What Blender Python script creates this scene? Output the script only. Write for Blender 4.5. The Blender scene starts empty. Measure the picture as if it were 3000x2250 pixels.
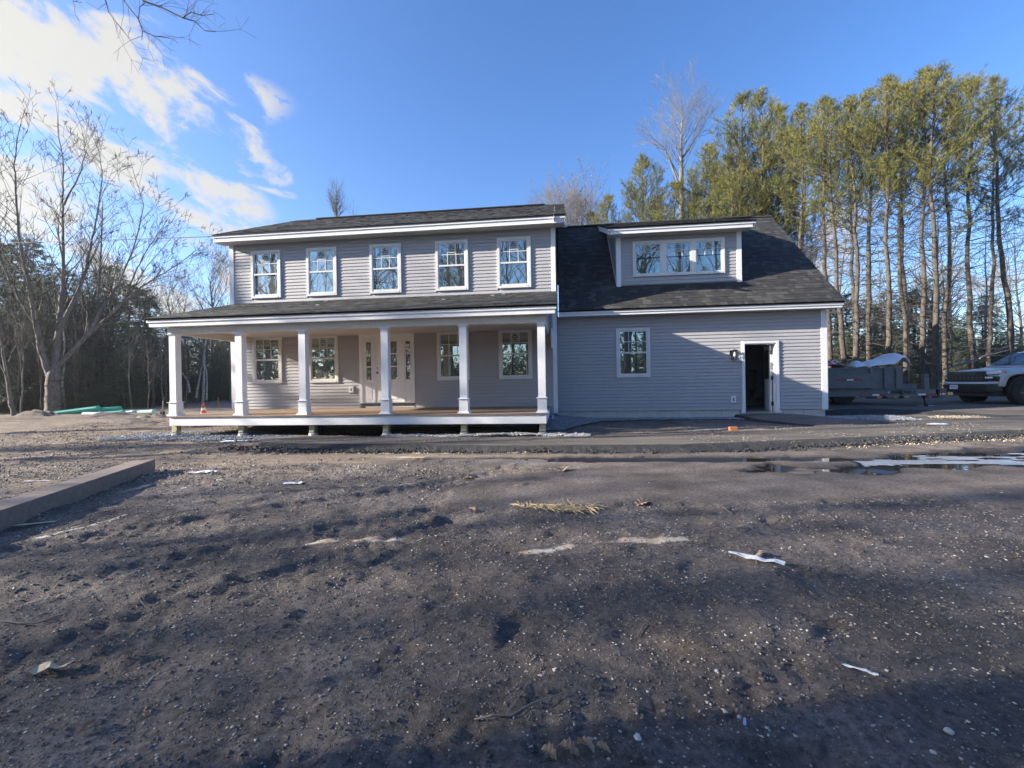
import bpy, bmesh, math, random
import numpy as np
from mathutils import Vector, Matrix
rnd = random.Random(7)
R = math.radians
C = bpy.context.scene.collection
SC = bpy.context.scene

# ------------------------------------------------------------------ camera
CAM_F, CAM_P, CAM_R, CAM_Y, CAM_H = 1285.6, .0019866, -.016519, .11393, 1.35
_fw = np.array([-math.sin(CAM_Y)*math.cos(CAM_P), math.cos(CAM_Y)*math.cos(CAM_P), -math.sin(CAM_P)])
_r = np.cross(_fw, [0, 0, 1]); _r /= np.linalg.norm(_r); _u = np.cross(_r, _fw)
_c, _s = math.cos(CAM_R), math.sin(CAM_R)
CR, CU = _c*_r+_s*_u, -_s*_r+_c*_u
CAMP = np.array([0, 0, CAM_H])
def ray(x, y): return ((x-1500)*CR-(y-1125)*CU)/CAM_F+_fw
def at(x, y, zc): return CAMP+ray(x, y)*zc           # a pixel of the 3000 px photograph at camera distance zc
def on_z(x, y, z): d = ray(x, y); return CAMP+d*((z-CAM_H)/d[2])
def on_y(x, y, Y): d = ray(x, y); return CAMP+d*(Y/d[1])
cam = bpy.data.cameras.new('camera'); co = bpy.data.objects.new('camera', cam); C.objects.link(co)
cam.sensor_width = 36; cam.lens = CAM_F/3000*36; cam.clip_start = .05; cam.clip_end = 3000
M = Matrix(((CR[0], CU[0], -_fw[0], 0), (CR[1], CU[1], -_fw[1], 0), (CR[2], CU[2], -_fw[2], CAM_H), (0, 0, 0, 1)))
co.matrix_world = M; SC.camera = co

# ------------------------------------------------------------------ light and sky
EXPOSURE = 1.75
SKY = .10
SUN_V = Vector((-1, -.235, .36)).normalized()      # towards the sun
elev = math.asin(SUN_V.z); azim = math.atan2(SUN_V.x, SUN_V.y)
sl = bpy.data.lights.new('sun', 'SUN'); sl.energy = 5.0; sl.angle = R(.55); sl.color = (1, .91, .78)
so = bpy.data.objects.new('sun', sl); C.objects.link(so)
so.rotation_euler = (-SUN_V).to_track_quat('-Z', 'Y').to_euler(); so.location = SUN_V*60
SC.view_settings.view_transform = 'Standard'; SC.view_settings.look = 'None'
SC.view_settings.exposure = EXPOSURE; SC.view_settings.gamma = 1; SC.view_settings.use_curve_mapping = False
SC.cycles.max_bounces = 8; SC.cycles.use_denoising = True
SC.cycles.transparent_max_bounces = 8; SC.cycles.caustics_reflective = False; SC.cycles.caustics_refractive = False

W = bpy.data.worlds.new('World'); SC.world = W; W.use_nodes = True
def sky_nodes():
    nt = W.node_tree; N = nt.nodes; L = nt.links; N.clear()
    out = N.new('ShaderNodeOutputWorld'); bg = N.new('ShaderNodeBackground')
    sky = N.new('ShaderNodeTexSky'); sky.sky_type = 'NISHITA'; sky.sun_disc = False
    sky.sun_elevation = elev; sky.sun_rotation = azim; sky.altitude = 100
    sky.air_density = .9; sky.dust_density = .6; sky.ozone_density = 2.6
    hs = N.new('ShaderNodeHueSaturation'); hs.inputs['Saturation'].default_value = 1.2; hs.inputs['Value'].default_value = .97; hs.inputs['Hue'].default_value = .509
    L.new(sky.outputs[0], hs.inputs['Color'])
    tc = N.new('ShaderNodeTexCoord')
    nrm = N.new('ShaderNodeVectorMath'); nrm.operation = 'NORMALIZE'; L.new(tc.outputs['Generated'], nrm.inputs[0])
    D = nrm.outputs[0]
    def math2(op, a, b=None, clamp=False):
        m = N.new('ShaderNodeMath'); m.operation = op; m.use_clamp = clamp
        for i, v in enumerate((a, b)):
            if v is None: continue
            if isinstance(v, (int, float)): m.inputs[i].default_value = v
            else: L.new(v, m.inputs[i])
        return m.outputs[0]
    def dot(v, vec):
        m = N.new('ShaderNodeVectorMath'); m.operation = 'DOT_PRODUCT'; L.new(v, m.inputs[0]); m.inputs[1].default_value = vec
        return m.outputs['Value']
    # long streaked clouds, each a soft ellipse on the sky, broken up by noise stretched along the wind
    u = lambda x, y: (lambda d: d/np.linalg.norm(d))(ray(x, y))
    wind = u(650, 420)-u(150, 130); wind /= np.linalg.norm(wind)
    blobs = [((-250, 0), (330, 250), .075, 1.0), ((200, 170), (640, 375), .065, 1.0), ((-500, 450), (200, 500), .13, 1.0),
             ((60, 350), (640, 590), .075, 1.0), ((650, 425), (860, 525), .04, 1.1), ((-700, 200), (10, 290), .06, .7),
             ((330, 240), (720, 290), .04, .4), ((560, 560), (640, 600), .02, .6), ((260, 60), (420, 110), .02, .3),
             ((-900, -500), (-100, -60), .12, .8), ((-3200, 900), (-1500, 300), .35, .9), ((-2500, -900), (-900, -300), .3, .8), ((660, 630), (720, 690), .02, .45), ((-200, 800), (700, 880), .10, .8),  # the two widest lie unseen to the left, added for their light
             ((2150, 740), (2480, 740), .09, .8), ((2600, 870), (3500, 800), .07, .9)]
    field = None
    for a, b, w, s in blobs:
        A, B = u(*a), u(*b); mid = (A+B)/2; al = B-A; ln = np.linalg.norm(al)/2+w; al = al/np.linalg.norm(al)
        m_ = mid/np.linalg.norm(mid); ac = np.cross(al, m_); ac /= np.linalg.norm(ac)
        sub = N.new('ShaderNodeVectorMath'); sub.operation = 'SUBTRACT'; L.new(D, sub.inputs[0]); sub.inputs[1].default_value = tuple(mid)
        x = dot(sub.outputs[0], tuple(al/ln)); y = dot(sub.outputs[0], tuple(ac/w)); z = dot(sub.outputs[0], tuple(m_/.35))
        q = math2('ADD', math2('ADD', math2('MULTIPLY', x, x), math2('MULTIPLY', y, y)), math2('MULTIPLY', z, z))
        v = math2('MULTIPLY', math2('SUBTRACT', 1.0, q), s)
        field = v if field is None else math2('MAXIMUM', field, v)
    # noise domain: squeeze the wind direction so texture streaks along it
    along = dot(D, tuple(wind)); sc = N.new('ShaderNodeVectorMath'); sc.operation = 'SCALE'; sc.inputs[0].default_value = tuple(wind)
    L.new(math2('MULTIPLY', along, -.5), sc.inputs['Scale'])
    ad = N.new('ShaderNodeVectorMath'); ad.operation = 'ADD'; L.new(D, ad.inputs[0]); L.new(sc.outputs[0], ad.inputs[1])
    def noise(scale, det, dist, rough=.55):
        n = N.new('ShaderNodeTexNoise'); n.inputs['Scale'].default_value = scale; n.inputs['Detail'].default_value = det
        n.inputs['Roughness'].default_value = rough; n.inputs['Distortion'].default_value = dist; L.new(ad.outputs[0], n.inputs['Vector']); return n.outputs['Fac']
    n1 = noise(14, 12, .3, .64); n2 = noise(4.5, 4, .3)
    tot = math2('ADD', math2('MULTIPLY', field, .60), math2('MULTIPLY', math2('SUBTRACT', n1, .5), 5.6))
    tot = math2('ADD', tot, math2('MULTIPLY', math2('SUBTRACT', n2, .5), 2.6))
    tot = math2('MINIMUM', tot, math2('MULTIPLY', math2('ADD', field, .35), 1.6))
    lim = math2('MAXIMUM', math2('MINIMUM', math2('MULTIPLY', math2('ADD', field, .25), 2.2), 1.0), 0.0)   # nothing away from the clouds
    mr = N.new('ShaderNodeMapRange'); mr.interpolation_type = 'SMOOTHSTEP'; L.new(tot, mr.inputs['Value'])
    mr.inputs['From Min'].default_value = .0; mr.inputs['From Max'].default_value = .8
    fac = math2('MULTIPLY', mr.outputs[0], .93)
    # cloud colour: warmer and brighter towards the sun
    sd = math2('MAXIMUM', dot(D, tuple(SUN_V)), 0.0)
    cm = N.new('ShaderNodeMix'); cm.data_type = 'RGBA'
    cm.inputs[6].default_value = (2.1, 2.2, 2.4, 1); cm.inputs[7].default_value = (2.5, 2.4, 2.1, 1)
    L.new(math2('MULTIPLY', sd, 1.3, True), cm.inputs[0])
    mx = N.new('ShaderNodeMix'); mx.data_type = 'RGBA'; L.new(fac, mx.inputs[0]); L.new(hs.outputs[0], mx.inputs[6]); L.new(cm.outputs[2], mx.inputs[7])
    L.new(mx.outputs[2], bg.inputs['Color']); bg.inputs['Strength'].default_value = SKY
    L.new(bg.outputs[0], out.inputs['Surface'])
sky_nodes()

# ------------------------------------------------------------------ materials
def mat(name, col, rough=.7, col2=None, nscale=4, bump=0, bscale=40, metal=0, spec=.5, coat=0, detail=6, stretch=None, contrast=1, bdist=.01):
    m = bpy.data.materials.new(name); m.use_nodes = True; nt = m.node_tree; N = nt.nodes; L = nt.links
    b = N['Principled BSDF']; b.inputs['Base Color'].default_value = (*col, 1); b.inputs['Roughness'].default_value = rough
    b.inputs['Metallic'].default_value = metal; b.inputs['Specular IOR Level'].default_value = spec; b.inputs['Coat Weight'].default_value = coat
    tc = N.new('ShaderNodeTexCoord'); mp = N.new('ShaderNodeMapping'); L.new(tc.outputs['Object'], mp.inputs[0])
    if stretch: mp.inputs['Scale'].default_value = stretch
    if col2 is not None:
        n = N.new('ShaderNodeTexNoise'); n.inputs['Scale'].default_value = nscale; n.inputs['Detail'].default_value = detail; n.inputs['Roughness'].default_value = .62
        L.new(mp.outputs[0], n.inputs['Vector'])
        r = N.new('ShaderNodeValToRGB'); r.color_ramp.elements[0].color = (*col, 1); r.color_ramp.elements[1].color = (*col2, 1)
        r.color_ramp.elements[0].position = .5-.18/contrast; r.color_ramp.elements[1].position = .5+.18/contrast
        L.new(n.outputs['Fac'], r.inputs[0]); L.new(r.outputs[0], b.inputs['Base Color'])
    if bump:
        n2 = N.new('ShaderNodeTexNoise'); n2.inputs['Scale'].default_value = bscale; n2.inputs['Detail'].default_value = 5
        L.new(mp.outputs[0], n2.inputs['Vector'])
        bp = N.new('ShaderNodeBump'); bp.inputs['Strength'].default_value = bump; bp.inputs['Distance'].default_value = bdist
        L.new(n2.outputs['Fac'], bp.inputs['Height']); L.new(bp.outputs[0], b.inputs['Normal'])
    return m
MT = {}
MT['siding'] = mat('vinyl_siding', (.395, .388, .395), .5, (.425, .417, .423), 1.2, .12, 60, stretch=(.4, 1, 3))
MT['white'] = mat('white_trim', (.80, .80, .80), .42, (.85, .85, .85), 2, .05, 90)
MT['casing'] = mat('white_vinyl_casing', (.70, .69, .67), .38, (.76, .75, .73), 3)
MT['soffit'] = mat('soffit_vinyl', (.55, .54, .52), .5, (.6, .59, .57), 3)
MT['ceiling'] = mat('porch_beam_wrap', (.62, .60, .55), .5, (.68, .66, .61), 3)
MT['black'] = mat('black_metal', (.012, .012, .013), .35)
MT['drip'] = mat('black_drip_edge', (.008, .008, .012), .6)
MT['concrete'] = mat('foundation_concrete', (.50, .48, .42), .85, (.60, .58, .52), 3.5, .35, 50)
MT['deck'] = mat('deck_board', (.20, .12, .08), .55, (.38, .27, .18), 3, .25, 30, stretch=(.35, 6, 1))
MT['lumber'] = mat('treated_lumber', (.42, .35, .17), .75, (.56, .49, .28), 5, .3, 60, stretch=(4, 4, .6))
MT['zinc'] = mat('galvanised_bracket', (.55, .56, .57), .4, metal=.8)
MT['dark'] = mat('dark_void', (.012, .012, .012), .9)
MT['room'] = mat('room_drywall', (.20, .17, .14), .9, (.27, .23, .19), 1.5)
MT['black_wrap'] = mat('black_flashing', (.02, .02, .022), .5, (.12, .12, .12), 12, .4, 30)
MT['beam_brown'] = mat('brown_timber', (.19, .145, .118), .7, (.27, .215, .18), 6, .3, 120, stretch=(.3, 3, 3))
MT['bark'] = mat('grey_bark', (.075, .066, .058), .9, (.20, .18, .155), 11, .9, 16, stretch=(1, 1, .3), bdist=.03)
MT['bark_pine'] = mat('pine_bark', (.032, .027, .024), .9, (.115, .096, .075), 8, .9, 12, stretch=(1, 1, .45), bdist=.03)
MT['bark_dark'] = mat('dark_bark', (.055, .046, .040), .9, (.10, .088, .075), 9, .6, 14)
MT['birch'] = mat('birch_bark', (.60, .58, .54), .7, (.17, .155, .14), 9, .3, 20, stretch=(.8, .8, 2.0), contrast=1.0)
MT['twig'] = mat('twig_bark', (.036, .031, .028), .9, (.065, .056, .05), 5)
MT['twig_pale'] = mat('pale_twig_bark', (.11, .10, .09), .9, (.20, .18, .155), 5)
MT['rubber'] = mat('tyre_rubber', (.007, .007, .008), .85, (.012, .012, .012), 20, .3, 60)
MT['steel_grey'] = mat('painted_grey_steel', (.10, .115, .125), .5, (.135, .15, .16), 5, .15, 30)
MT['tape_red'] = mat('red_reflector', (.32, .012, .02), .35)
MT['tape_white'] = mat('white_reflector', (.75, .76, .76), .3)
MT['truck'] = mat('truck_paint', (.30, .345, .385), .28, coat=1, metal=.15)
MT['truck_dark'] = mat('truck_black_plastic', (.012, .012, .014), .45)
MT['lamp_glass'] = mat('lamp_lens', (.72, .74, .74), .12, coat=1)
MT['amber'] = mat('amber_lens', (.62, .14, .03), .2, coat=1)
MT['plastic_sheet'] = mat('white_plastic_sheet', (.78, .79, .82), .35, (.86, .87, .9), 6, .4, 12, bdist=.03)
MT['red_bag'] = mat('red_printed_bag', (.5, .03, .035), .4, (.78, .76, .78), 7, contrast=4)
MT['orange'] = mat('orange_cone', (.72, .10, .035), .5)
MT['teal'] = mat('teal_pipe', (.05, .42, .30), .4)
MT['teal_pale'] = mat('pale_pipe', (.33, .60, .50), .4)
MT['white_pipe'] = mat('white_pipe', (.55, .66, .66), .4)
MT['wood'] = mat('weathered_wood', (.22, .17, .12), .8, (.34, .28, .2), 5, .3, 40)
MT['fresh_wood'] = mat('fresh_cut_wood', (.62, .34, .12), .8, (.8, .5, .22), 6)
MT['snow'] = mat('old_snow', (.66, .70, .76), .6, (.82, .85, .9), 5, .5, 20)
MT['leaf'] = mat('dry_oak_leaf', (.30, .19, .11), .7, (.50, .36, .24), 30)
MT['straw'] = mat('straw', (.36, .27, .15), .8, (.5, .4, .25), 8)
MT['stone'] = mat('crushed_stone', (.14, .15, .17), .8, (.34, .36, .39), 14)
MT['stone_pale'] = mat('pale_crushed_stone', (.38, .36, .33), .8, (.62, .60, .56), 14)
MT['pebble'] = mat('ground_pebble', (.24, .20, .165), .85, (.66, .60, .52), 3, contrast=1.0)
MT['clod'] = mat('dirt_clod', (.07, .061, .055), .95, (.17, .148, .133), 9)
MT['clod_black'] = mat('asphalt_crumb', (.018, .018, .02), .9, (.05, .05, .052), 12)
MT['chip'] = mat('wood_chip', (.40, .33, .22), .85, (.62, .54, .40), 6)
MT['paper'] = mat('white_scrap', (.75, .76, .78), .5)
MT['blue_scrap'] = mat('blue_scrap', (.28, .38, .75), .4)
MT['brick_scrap'] = mat('orange_block', (.5, .17, .06), .8)
MT['sticker'] = mat('window_sticker', (.42, .50, .50), .5)
MT['sticker_white'] = mat('sticker_outline', (.78, .8, .8), .5)
MT['ink'] = mat('black_print', (.01, .012, .012), .5)
MT['ink_grey'] = mat('grey_print', (.12, .14, .14), .5)
MT['blue_tape'] = mat('blue_house_wrap', (.35, .42, .75), .5)
MT['yellow'] = mat('yellow_tape', (.7, .65, .05), .5)
MT['bulb'] = mat('glass_bulb', (.75, .72, .65), .2)

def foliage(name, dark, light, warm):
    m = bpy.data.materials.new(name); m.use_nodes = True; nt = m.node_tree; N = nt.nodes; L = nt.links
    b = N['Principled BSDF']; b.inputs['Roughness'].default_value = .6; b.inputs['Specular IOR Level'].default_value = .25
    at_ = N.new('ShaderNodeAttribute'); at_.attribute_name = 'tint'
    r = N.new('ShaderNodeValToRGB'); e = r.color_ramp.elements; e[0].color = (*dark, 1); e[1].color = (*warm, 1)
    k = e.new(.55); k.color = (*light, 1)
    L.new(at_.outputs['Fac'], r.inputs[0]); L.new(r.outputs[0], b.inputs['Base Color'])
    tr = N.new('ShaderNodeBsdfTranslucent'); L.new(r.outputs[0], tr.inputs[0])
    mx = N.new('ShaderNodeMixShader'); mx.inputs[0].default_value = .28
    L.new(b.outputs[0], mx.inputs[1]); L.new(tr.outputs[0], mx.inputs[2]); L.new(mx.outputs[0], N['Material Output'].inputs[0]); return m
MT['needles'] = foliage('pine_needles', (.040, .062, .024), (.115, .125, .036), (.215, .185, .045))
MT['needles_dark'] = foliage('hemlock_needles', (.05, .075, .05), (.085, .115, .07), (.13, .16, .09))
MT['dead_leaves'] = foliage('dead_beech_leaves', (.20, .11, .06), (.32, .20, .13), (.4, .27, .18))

def shingle_mat():
    m = bpy.data.materials.new('asphalt_shingle'); m.use_nodes = True; nt = m.node_tree; N = nt.nodes; L = nt.links
    b = N['Principled BSDF']; b.inputs['Roughness'].default_value = .88
    oi = N.new('ShaderNodeObjectInfo'); a = N.new('ShaderNodeAttribute'); a.attribute_name = 'tint'
    s = N.new('ShaderNodeMath'); s.operation = 'ADD'; L.new(oi.outputs['Random'], s.inputs[0]); L.new(a.outputs['Fac'], s.inputs[1])
    f = N.new('ShaderNodeMath'); f.operation = 'FRACT'; L.new(s.outputs[0], f.inputs[0])
    r = N.new('ShaderNodeValToRGB'); e = r.color_ramp.elements; e[0].color = (.017, .017, .018, 1); e[1].color = (.064, .061, .056, 1)
    k = e.new(.65); k.color = (.031, .031, .030, 1)
    L.new(f.outputs[0], r.inputs[0])
    tc = N.new('ShaderNodeTexCoord'); g = N.new('ShaderNodeTexNoise'); g.inputs['Scale'].default_value = 90; g.inputs['Detail'].default_value = 3; L.new(tc.outputs['Object'], g.inputs['Vector'])
    mr = N.new('ShaderNodeMapRange'); mr.inputs['To Min'].default_value = .55; mr.inputs['To Max'].default_value = 1.45; L.new(g.outputs['Fac'], mr.inputs['Value'])
    mu = N.new('ShaderNodeVectorMath'); mu.operation = 'SCALE'; L.new(r.outputs[0], mu.inputs[0]); L.new(mr.outputs[0], mu.inputs['Scale'])
    L.new(mu.outputs[0], b.inputs['Base Color'])
    bp = N.new('ShaderNodeBump'); bp.inputs['Strength'].default_value = .4; bp.inputs['Distance'].default_value = .004; L.new(g.outputs['Fac'], bp.inputs['Height']); L.new(bp.outputs[0], b.inputs['Normal'])
    return m
MT['shingle'] = shingle_mat()

def glass_mat(name, refl, base):
    m = bpy.data.materials.new(name); m.use_nodes = True; nt = m.node_tree; N = nt.nodes; L = nt.links
    b = N['Principled BSDF']; b.inputs['Base Color'].default_value = (*base, 1); b.inputs['Roughness'].default_value = .6
    g = N.new('ShaderNodeBsdfGlossy'); g.inputs['Color'].default_value = (.80, .92, .90, 1); g.inputs['Roughness'].default_value = .012
    tc = N.new('ShaderNodeTexCoord'); n = N.new('ShaderNodeTexNoise'); n.inputs['Scale'].default_value = 2.2; n.inputs['Detail'].default_value = 1; L.new(tc.outputs['Object'], n.inputs['Vector'])
    bp = N.new('ShaderNodeBump'); bp.inputs['Strength'].default_value = .06; bp.inputs['Distance'].default_value = .02; L.new(n.outputs['Fac'], bp.inputs['Height']); L.new(bp.outputs[0], g.inputs['Normal'])
    mx = N.new('ShaderNodeMixShader'); mx.inputs[0].default_value = refl; L.new(b.outputs[0], mx.inputs[1]); L.new(g.outputs[0], mx.inputs[2]); L.new(mx.outputs[0], N['Material Output'].inputs[0]); return m
MT['glass'] = glass_mat('window_glass', .45, (.012, .02, .018))
MT['glass_dim'] = glass_mat('porch_window_glass', .42, (.035, .035, .028))
MT['glass_door'] = glass_mat('door_glass', .3, (.06, .06, .045))
MT['glass_car'] = glass_mat('car_glass', .28, (.01, .012, .014))

def ground_mat():
    m = bpy.data.materials.new('construction_dirt'); m.use_nodes = True; nt = m.node_tree; N = nt.nodes; L = nt.links
    b = N['Principled BSDF']; b.inputs['Roughness'].default_value = .93; b.inputs['Specular IOR Level'].default_value = .3
    tc = N.new('ShaderNodeTexCoord'); P = tc.outputs['Object']
    def noise(s, d=6, r=.6, vec=P):
        n = N.new('ShaderNodeTexNoise'); n.inputs['Scale'].default_value = s; n.inputs['Detail'].default_value = d; n.inputs['Roughness'].default_value = r; L.new(vec, n.inputs['Vector']); return n.outputs['Fac']
    def ramp(f, stops):
        r = N.new('ShaderNodeValToRGB'); e = r.color_ramp.elements
        e[0].position, e[0].color = stops[0][0], (*stops[0][1], 1); e[1].position, e[1].color = stops[-1][0], (*stops[-1][1], 1)
        for p, c in stops[1:-1]: k = e.new(p); k.color = (*c, 1)
        L.new(f, r.inputs[0]); return r.outputs[0]
    def mix(f, a, b_):
        x = N.new('ShaderNodeMix'); x.data_type = 'RGBA'; L.new(f, x.inputs[0]); L.new(a, x.inputs[6]); L.new(b_, x.inputs[7]); return x.outputs[2]
    def mth(op, a, b_, cl=False):
        x = N.new('ShaderNodeMath'); x.operation = op; x.use_clamp = cl
        for i, v in enumerate((a, b_)):
            if isinstance(v, (int, float)): x.inputs[i].default_value = v
            else: L.new(v, x.inputs[i])
        return x.outputs[0]
    dirt = ramp(noise(1.3, 8), [(.28, (.080, .069, .062)), (.5, (.150, .129, .115)), (.72, (.245, .212, .190))])
    fine = ramp(noise(28, 5, .7), [(.33, (.42, .42, .42)), (.67, (1.6, 1.58, 1.55))])
    v = N.new('ShaderNodeVectorMath'); v.operation = 'MULTIPLY'; L.new(dirt, v.inputs[0]); L.new(fine, v.inputs[1])
    # dry straw-coloured sand: attribute painted where the dry soil lies, broken up by noise
    a = N.new('ShaderNodeAttribute'); a.attribute_name = 'dry'
    mp = N.new('ShaderNodeMapping'); mp.inputs['Scale'].default_value = (.30, 1.5, 1); L.new(P, mp.inputs[0])
    nn = noise(1.6, 8, .65, mp.outputs[0])
    f = mth('MULTIPLY', mth('SUBTRACT', mth('ADD', nn, mth('MULTIPLY', a.outputs['Fac'], .30)), .60), 5.5, True)
    dry = ramp(noise(14, 6, .7), [(.3, (.16, .12, .09)), (.5, (.25, .195, .145)), (.72, (.38, .31, .24))])
    c = mix(f, v.outputs[0], dry)
    w = N.new('ShaderNodeAttribute'); w.attribute_name = 'wet'
    k = N.new('ShaderNodeMix'); k.data_type = 'RGBA'; L.new(w.outputs['Fac'], k.inputs[0]); L.new(c, k.inputs[6]); k.inputs[7].default_value = (.045, .036, .031, 1)
    du = N.new('ShaderNodeAttribute'); du.attribute_name = 'dust'
    fd = mth('MULTIPLY', mth('SUBTRACT', mth('ADD', noise(20, 9, .8), mth('MULTIPLY', du.outputs['Fac'], .42)), .74), 5, True)
    dc = ramp(noise(5, 4, .6), [(.35, (.62, .60, .55)), (.5, (.58, .50, .38)), (.62, (.60, .36, .22))])
    kk = mix(fd, k.outputs[2], dc)
    # pale speckle of embedded grit
    vo = N.new('ShaderNodeTexVoronoi'); vo.inputs['Scale'].default_value = 32; L.new(P, vo.inputs['Vector'])
    sp = mth('MULTIPLY', mth('LESS_THAN', vo.outputs['Distance'], .16), mth('MULTIPLY', mth('SUBTRACT', noise(2.1, 3), .47), 3.4, True), True)
    gr = N.new('ShaderNodeMix'); gr.data_type = 'RGBA'; L.new(sp, gr.inputs[0]); L.new(kk, gr.inputs[6]); gr.inputs[7].default_value = (.42, .39, .35, 1)
    L.new(gr.outputs[2], b.inputs['Base Color'])
    rr = N.new('ShaderNodeMapRange'); L.new(w.outputs['Fac'], rr.inputs['Value']); rr.inputs['To Min'].default_value = .93; rr.inputs['To Max'].default_value = .35; L.new(rr.outputs[0], b.inputs['Roughness'])
    h = mth('ADD', mth('MULTIPLY', noise(9, 9, .75), 1.0), mth('MULTIPLY', noise(75, 5, .8), .55))
    bp = N.new('ShaderNodeBump'); bp.inputs['Strength'].default_value = .85; bp.inputs['Distance'].default_value = .035; L.new(h, bp.inputs['Height']); L.new(bp.outputs[0], b.inputs['Normal'])
    return m
MT['ground'] = ground_mat()
MT['asphalt'] = mat('dusty_asphalt', (.062, .058, .056), .9, (.20, .17, .14), 1.3, .9, 60, stretch=(.35, 2.6, 1), detail=12, contrast=.8, bdist=.02)
MT['asphalt_edge'] = mat('coarse_asphalt_edge', (.02, .02, .022), .95, (.055, .055, .057), 14, 1.0, 40, bdist=.05)

def water_mat():
    m = bpy.data.materials.new('puddle_water'); m.use_nodes = True; N = m.node_tree.nodes; L = m.node_tree.links
    b = N['Principled BSDF']; b.inputs['Base Color'].default_value = (.03, .026, .022, 1); b.inputs['Roughness'].default_value = .03; b.inputs['IOR'].default_value = 1.34
    b.inputs['Specular IOR Level'].default_value = .5
    tc = N.new('ShaderNodeTexCoord'); n = N.new('ShaderNodeTexNoise'); n.inputs['Scale'].default_value = 5; L.new(tc.outputs['Object'], n.inputs['Vector'])
    bp = N.new('ShaderNodeBump'); bp.inputs['Strength'].default_value = .08; bp.inputs['Distance'].default_value = .004; L.new(n.outputs['Fac'], bp.inputs['Height']); L.new(bp.outputs[0], b.inputs['Normal'])
    return m
MT['water'] = water_mat()
MT['ice'] = mat('thin_ice', (.30, .33, .37), .14, (.55, .60, .66), 3, .3, 14, stretch=(.6, 3, 1))

# ------------------------------------------------------------------ object helpers
def link(name, me, m=None, parent=None, loc=None):
    o = bpy.data.objects.new(name, me); C.objects.link(o)
    if m is not None and me is not None:
        for q in (m if isinstance(m, (list, tuple)) else [m]): me.materials.append(q)
    if parent is not None:
        o.parent = parent
    if loc is not None: o.location = loc
    elif parent is not None and parent.get('_off'): o.location = -Vector(parent['_off'])
    return o
def tag(o, label, cat, group=None, kind=None):
    if label: o['label'] = label
    if cat: o['category'] = cat
    if group: o['group'] = group
    if kind: o['kind'] = kind
    return o
def thing(name, label, cat, loc=(0, 0, 0), rot=0, group=None):
    o = bpy.data.objects.new(name, None); C.objects.link(o); o.location = loc; o.rotation_euler = (0, 0, rot); o.empty_display_size = .2
    return tag(o, label, cat, group)
def mesh(name, vs, fs): me = bpy.data.meshes.new(name); me.from_pydata([tuple(v) for v in vs], [], fs); me.update(); return me
class B:
    """collects boxes, prisms and tubes in one vertex list"""
    def __init__(s): s.v = []; s.f = []; s.t = []
    def box(s, x0, x1, y0, y1, z0, z1):
        b = len(s.v); s.v += [(x, y, z) for z in (z0, z1) for y in (y0, y1) for x in (x0, x1)]
        s.f += [tuple(b+i for i in q) for q in ((0, 2, 3, 1), (4, 5, 7, 6), (0, 1, 5, 4), (2, 6, 7, 3), (0, 4, 6, 2), (1, 3, 7, 5))]; return s
    def hexa(s, p):   # 8 points: bottom 4 ccw, top 4 ccw
        b = len(s.v); s.v += [tuple(q) for q in p]
        s.f += [tuple(b+i for i in q) for q in ((3, 2, 1, 0), (4, 5, 6, 7), (0, 1, 5, 4), (1, 2, 6, 5), (2, 3, 7, 6), (3, 0, 4, 7))]; return s
    def prism(s, poly, a0, a1, axis):   # extrude a 2D polygon along axis
        n = len(poly); b = len(s.v)
        for a in (a0, a1):
            for p, q in poly:
                s.v.append({'x': (a, p, q), 'y': (p, a, q), 'z': (p, q, a)}[axis])
        s.f.append(tuple(range(b, b+n))); s.f.append(tuple(range(b+2*n-1, b+n-1, -1)))
        for i in range(n): s.f.append((b+i, b+(i+1) % n, b+n+(i+1) % n, b+n+i))
        return s
    def tube(s, pts, rads, n=8, cap=True):
        P = [Vector(p) for p in pts]; k = len(P)
        if not hasattr(rads, '__len__'): rads = [rads]*k
        b = len(s.v); up = None
        for i in range(k):
            d = (P[min(i+1, k-1)]-P[max(i-1, 0)]).normalized()
            if up is None: up = d.orthogonal().normalized()
            else: up = (up-d*up.dot(d)); up = up.normalized() if up.length > 1e-6 else d.orthogonal().normalized()
            w = d.cross(up)
            for j in range(n):
                a = 2*math.pi*j/n; s.v.append(tuple(P[i]+(up*math.cos(a)+w*math.sin(a))*rads[i]))
        for i in range(k-1):
            for j in range(n): s.f.append((b+i*n+j, b+i*n+(j+1) % n, b+(i+1)*n+(j+1) % n, b+(i+1)*n+j))
        if cap: s.f.append(tuple(range(b+n-1, b-1, -1))); s.f.append(tuple(range(b+(k-1)*n, b+k*n)))
        return s
    def build(s, name, m, parent=None, bevel=0, smooth=False, loc=None, seg=2):
        me = mesh(name, s.v, s.f)
        bm = bmesh.new(); bm.from_mesh(me); bmesh.ops.recalc_face_normals(bm, faces=bm.faces); bm.to_mesh(me); bm.free()
        if smooth:
            for p in me.polygons: p.use_smooth = True
        o = link(name, me, m, parent, loc)
        if bevel:
            md = o.modifiers.new('b', 'BEVEL'); md.width = bevel; md.segments = seg; md.limit_method = 'ANGLE'; md.angle_limit = R(35)
        return o
def box(name, m, parent, x0, x1, y0, y1, z0, z1, bevel=0): return B().box(x0, x1, y0, y1, z0, z1).build(name, m, parent, bevel)
def attr(me, name, vals, dom='FACE'):
    a = me.attributes.new(name, 'FLOAT', dom); a.data.foreach_set('value', np.asarray(vals, dtype=np.float32))
def copy_tree(o, loc, rz=0, sc=1, label=None, name=None):
    r = o.copy(); C.objects.link(r); r.location = loc; r.rotation_euler = (0, 0, rz)
    r.scale = (sc, sc, sc) if not hasattr(sc, '__len__') else sc
    if label: r['label'] = label
    for ch in o.children:
        c = ch.copy(); C.objects.link(c); c.parent = r; c.matrix_parent_inverse = ch.matrix_parent_inverse.copy()
    return r
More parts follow.
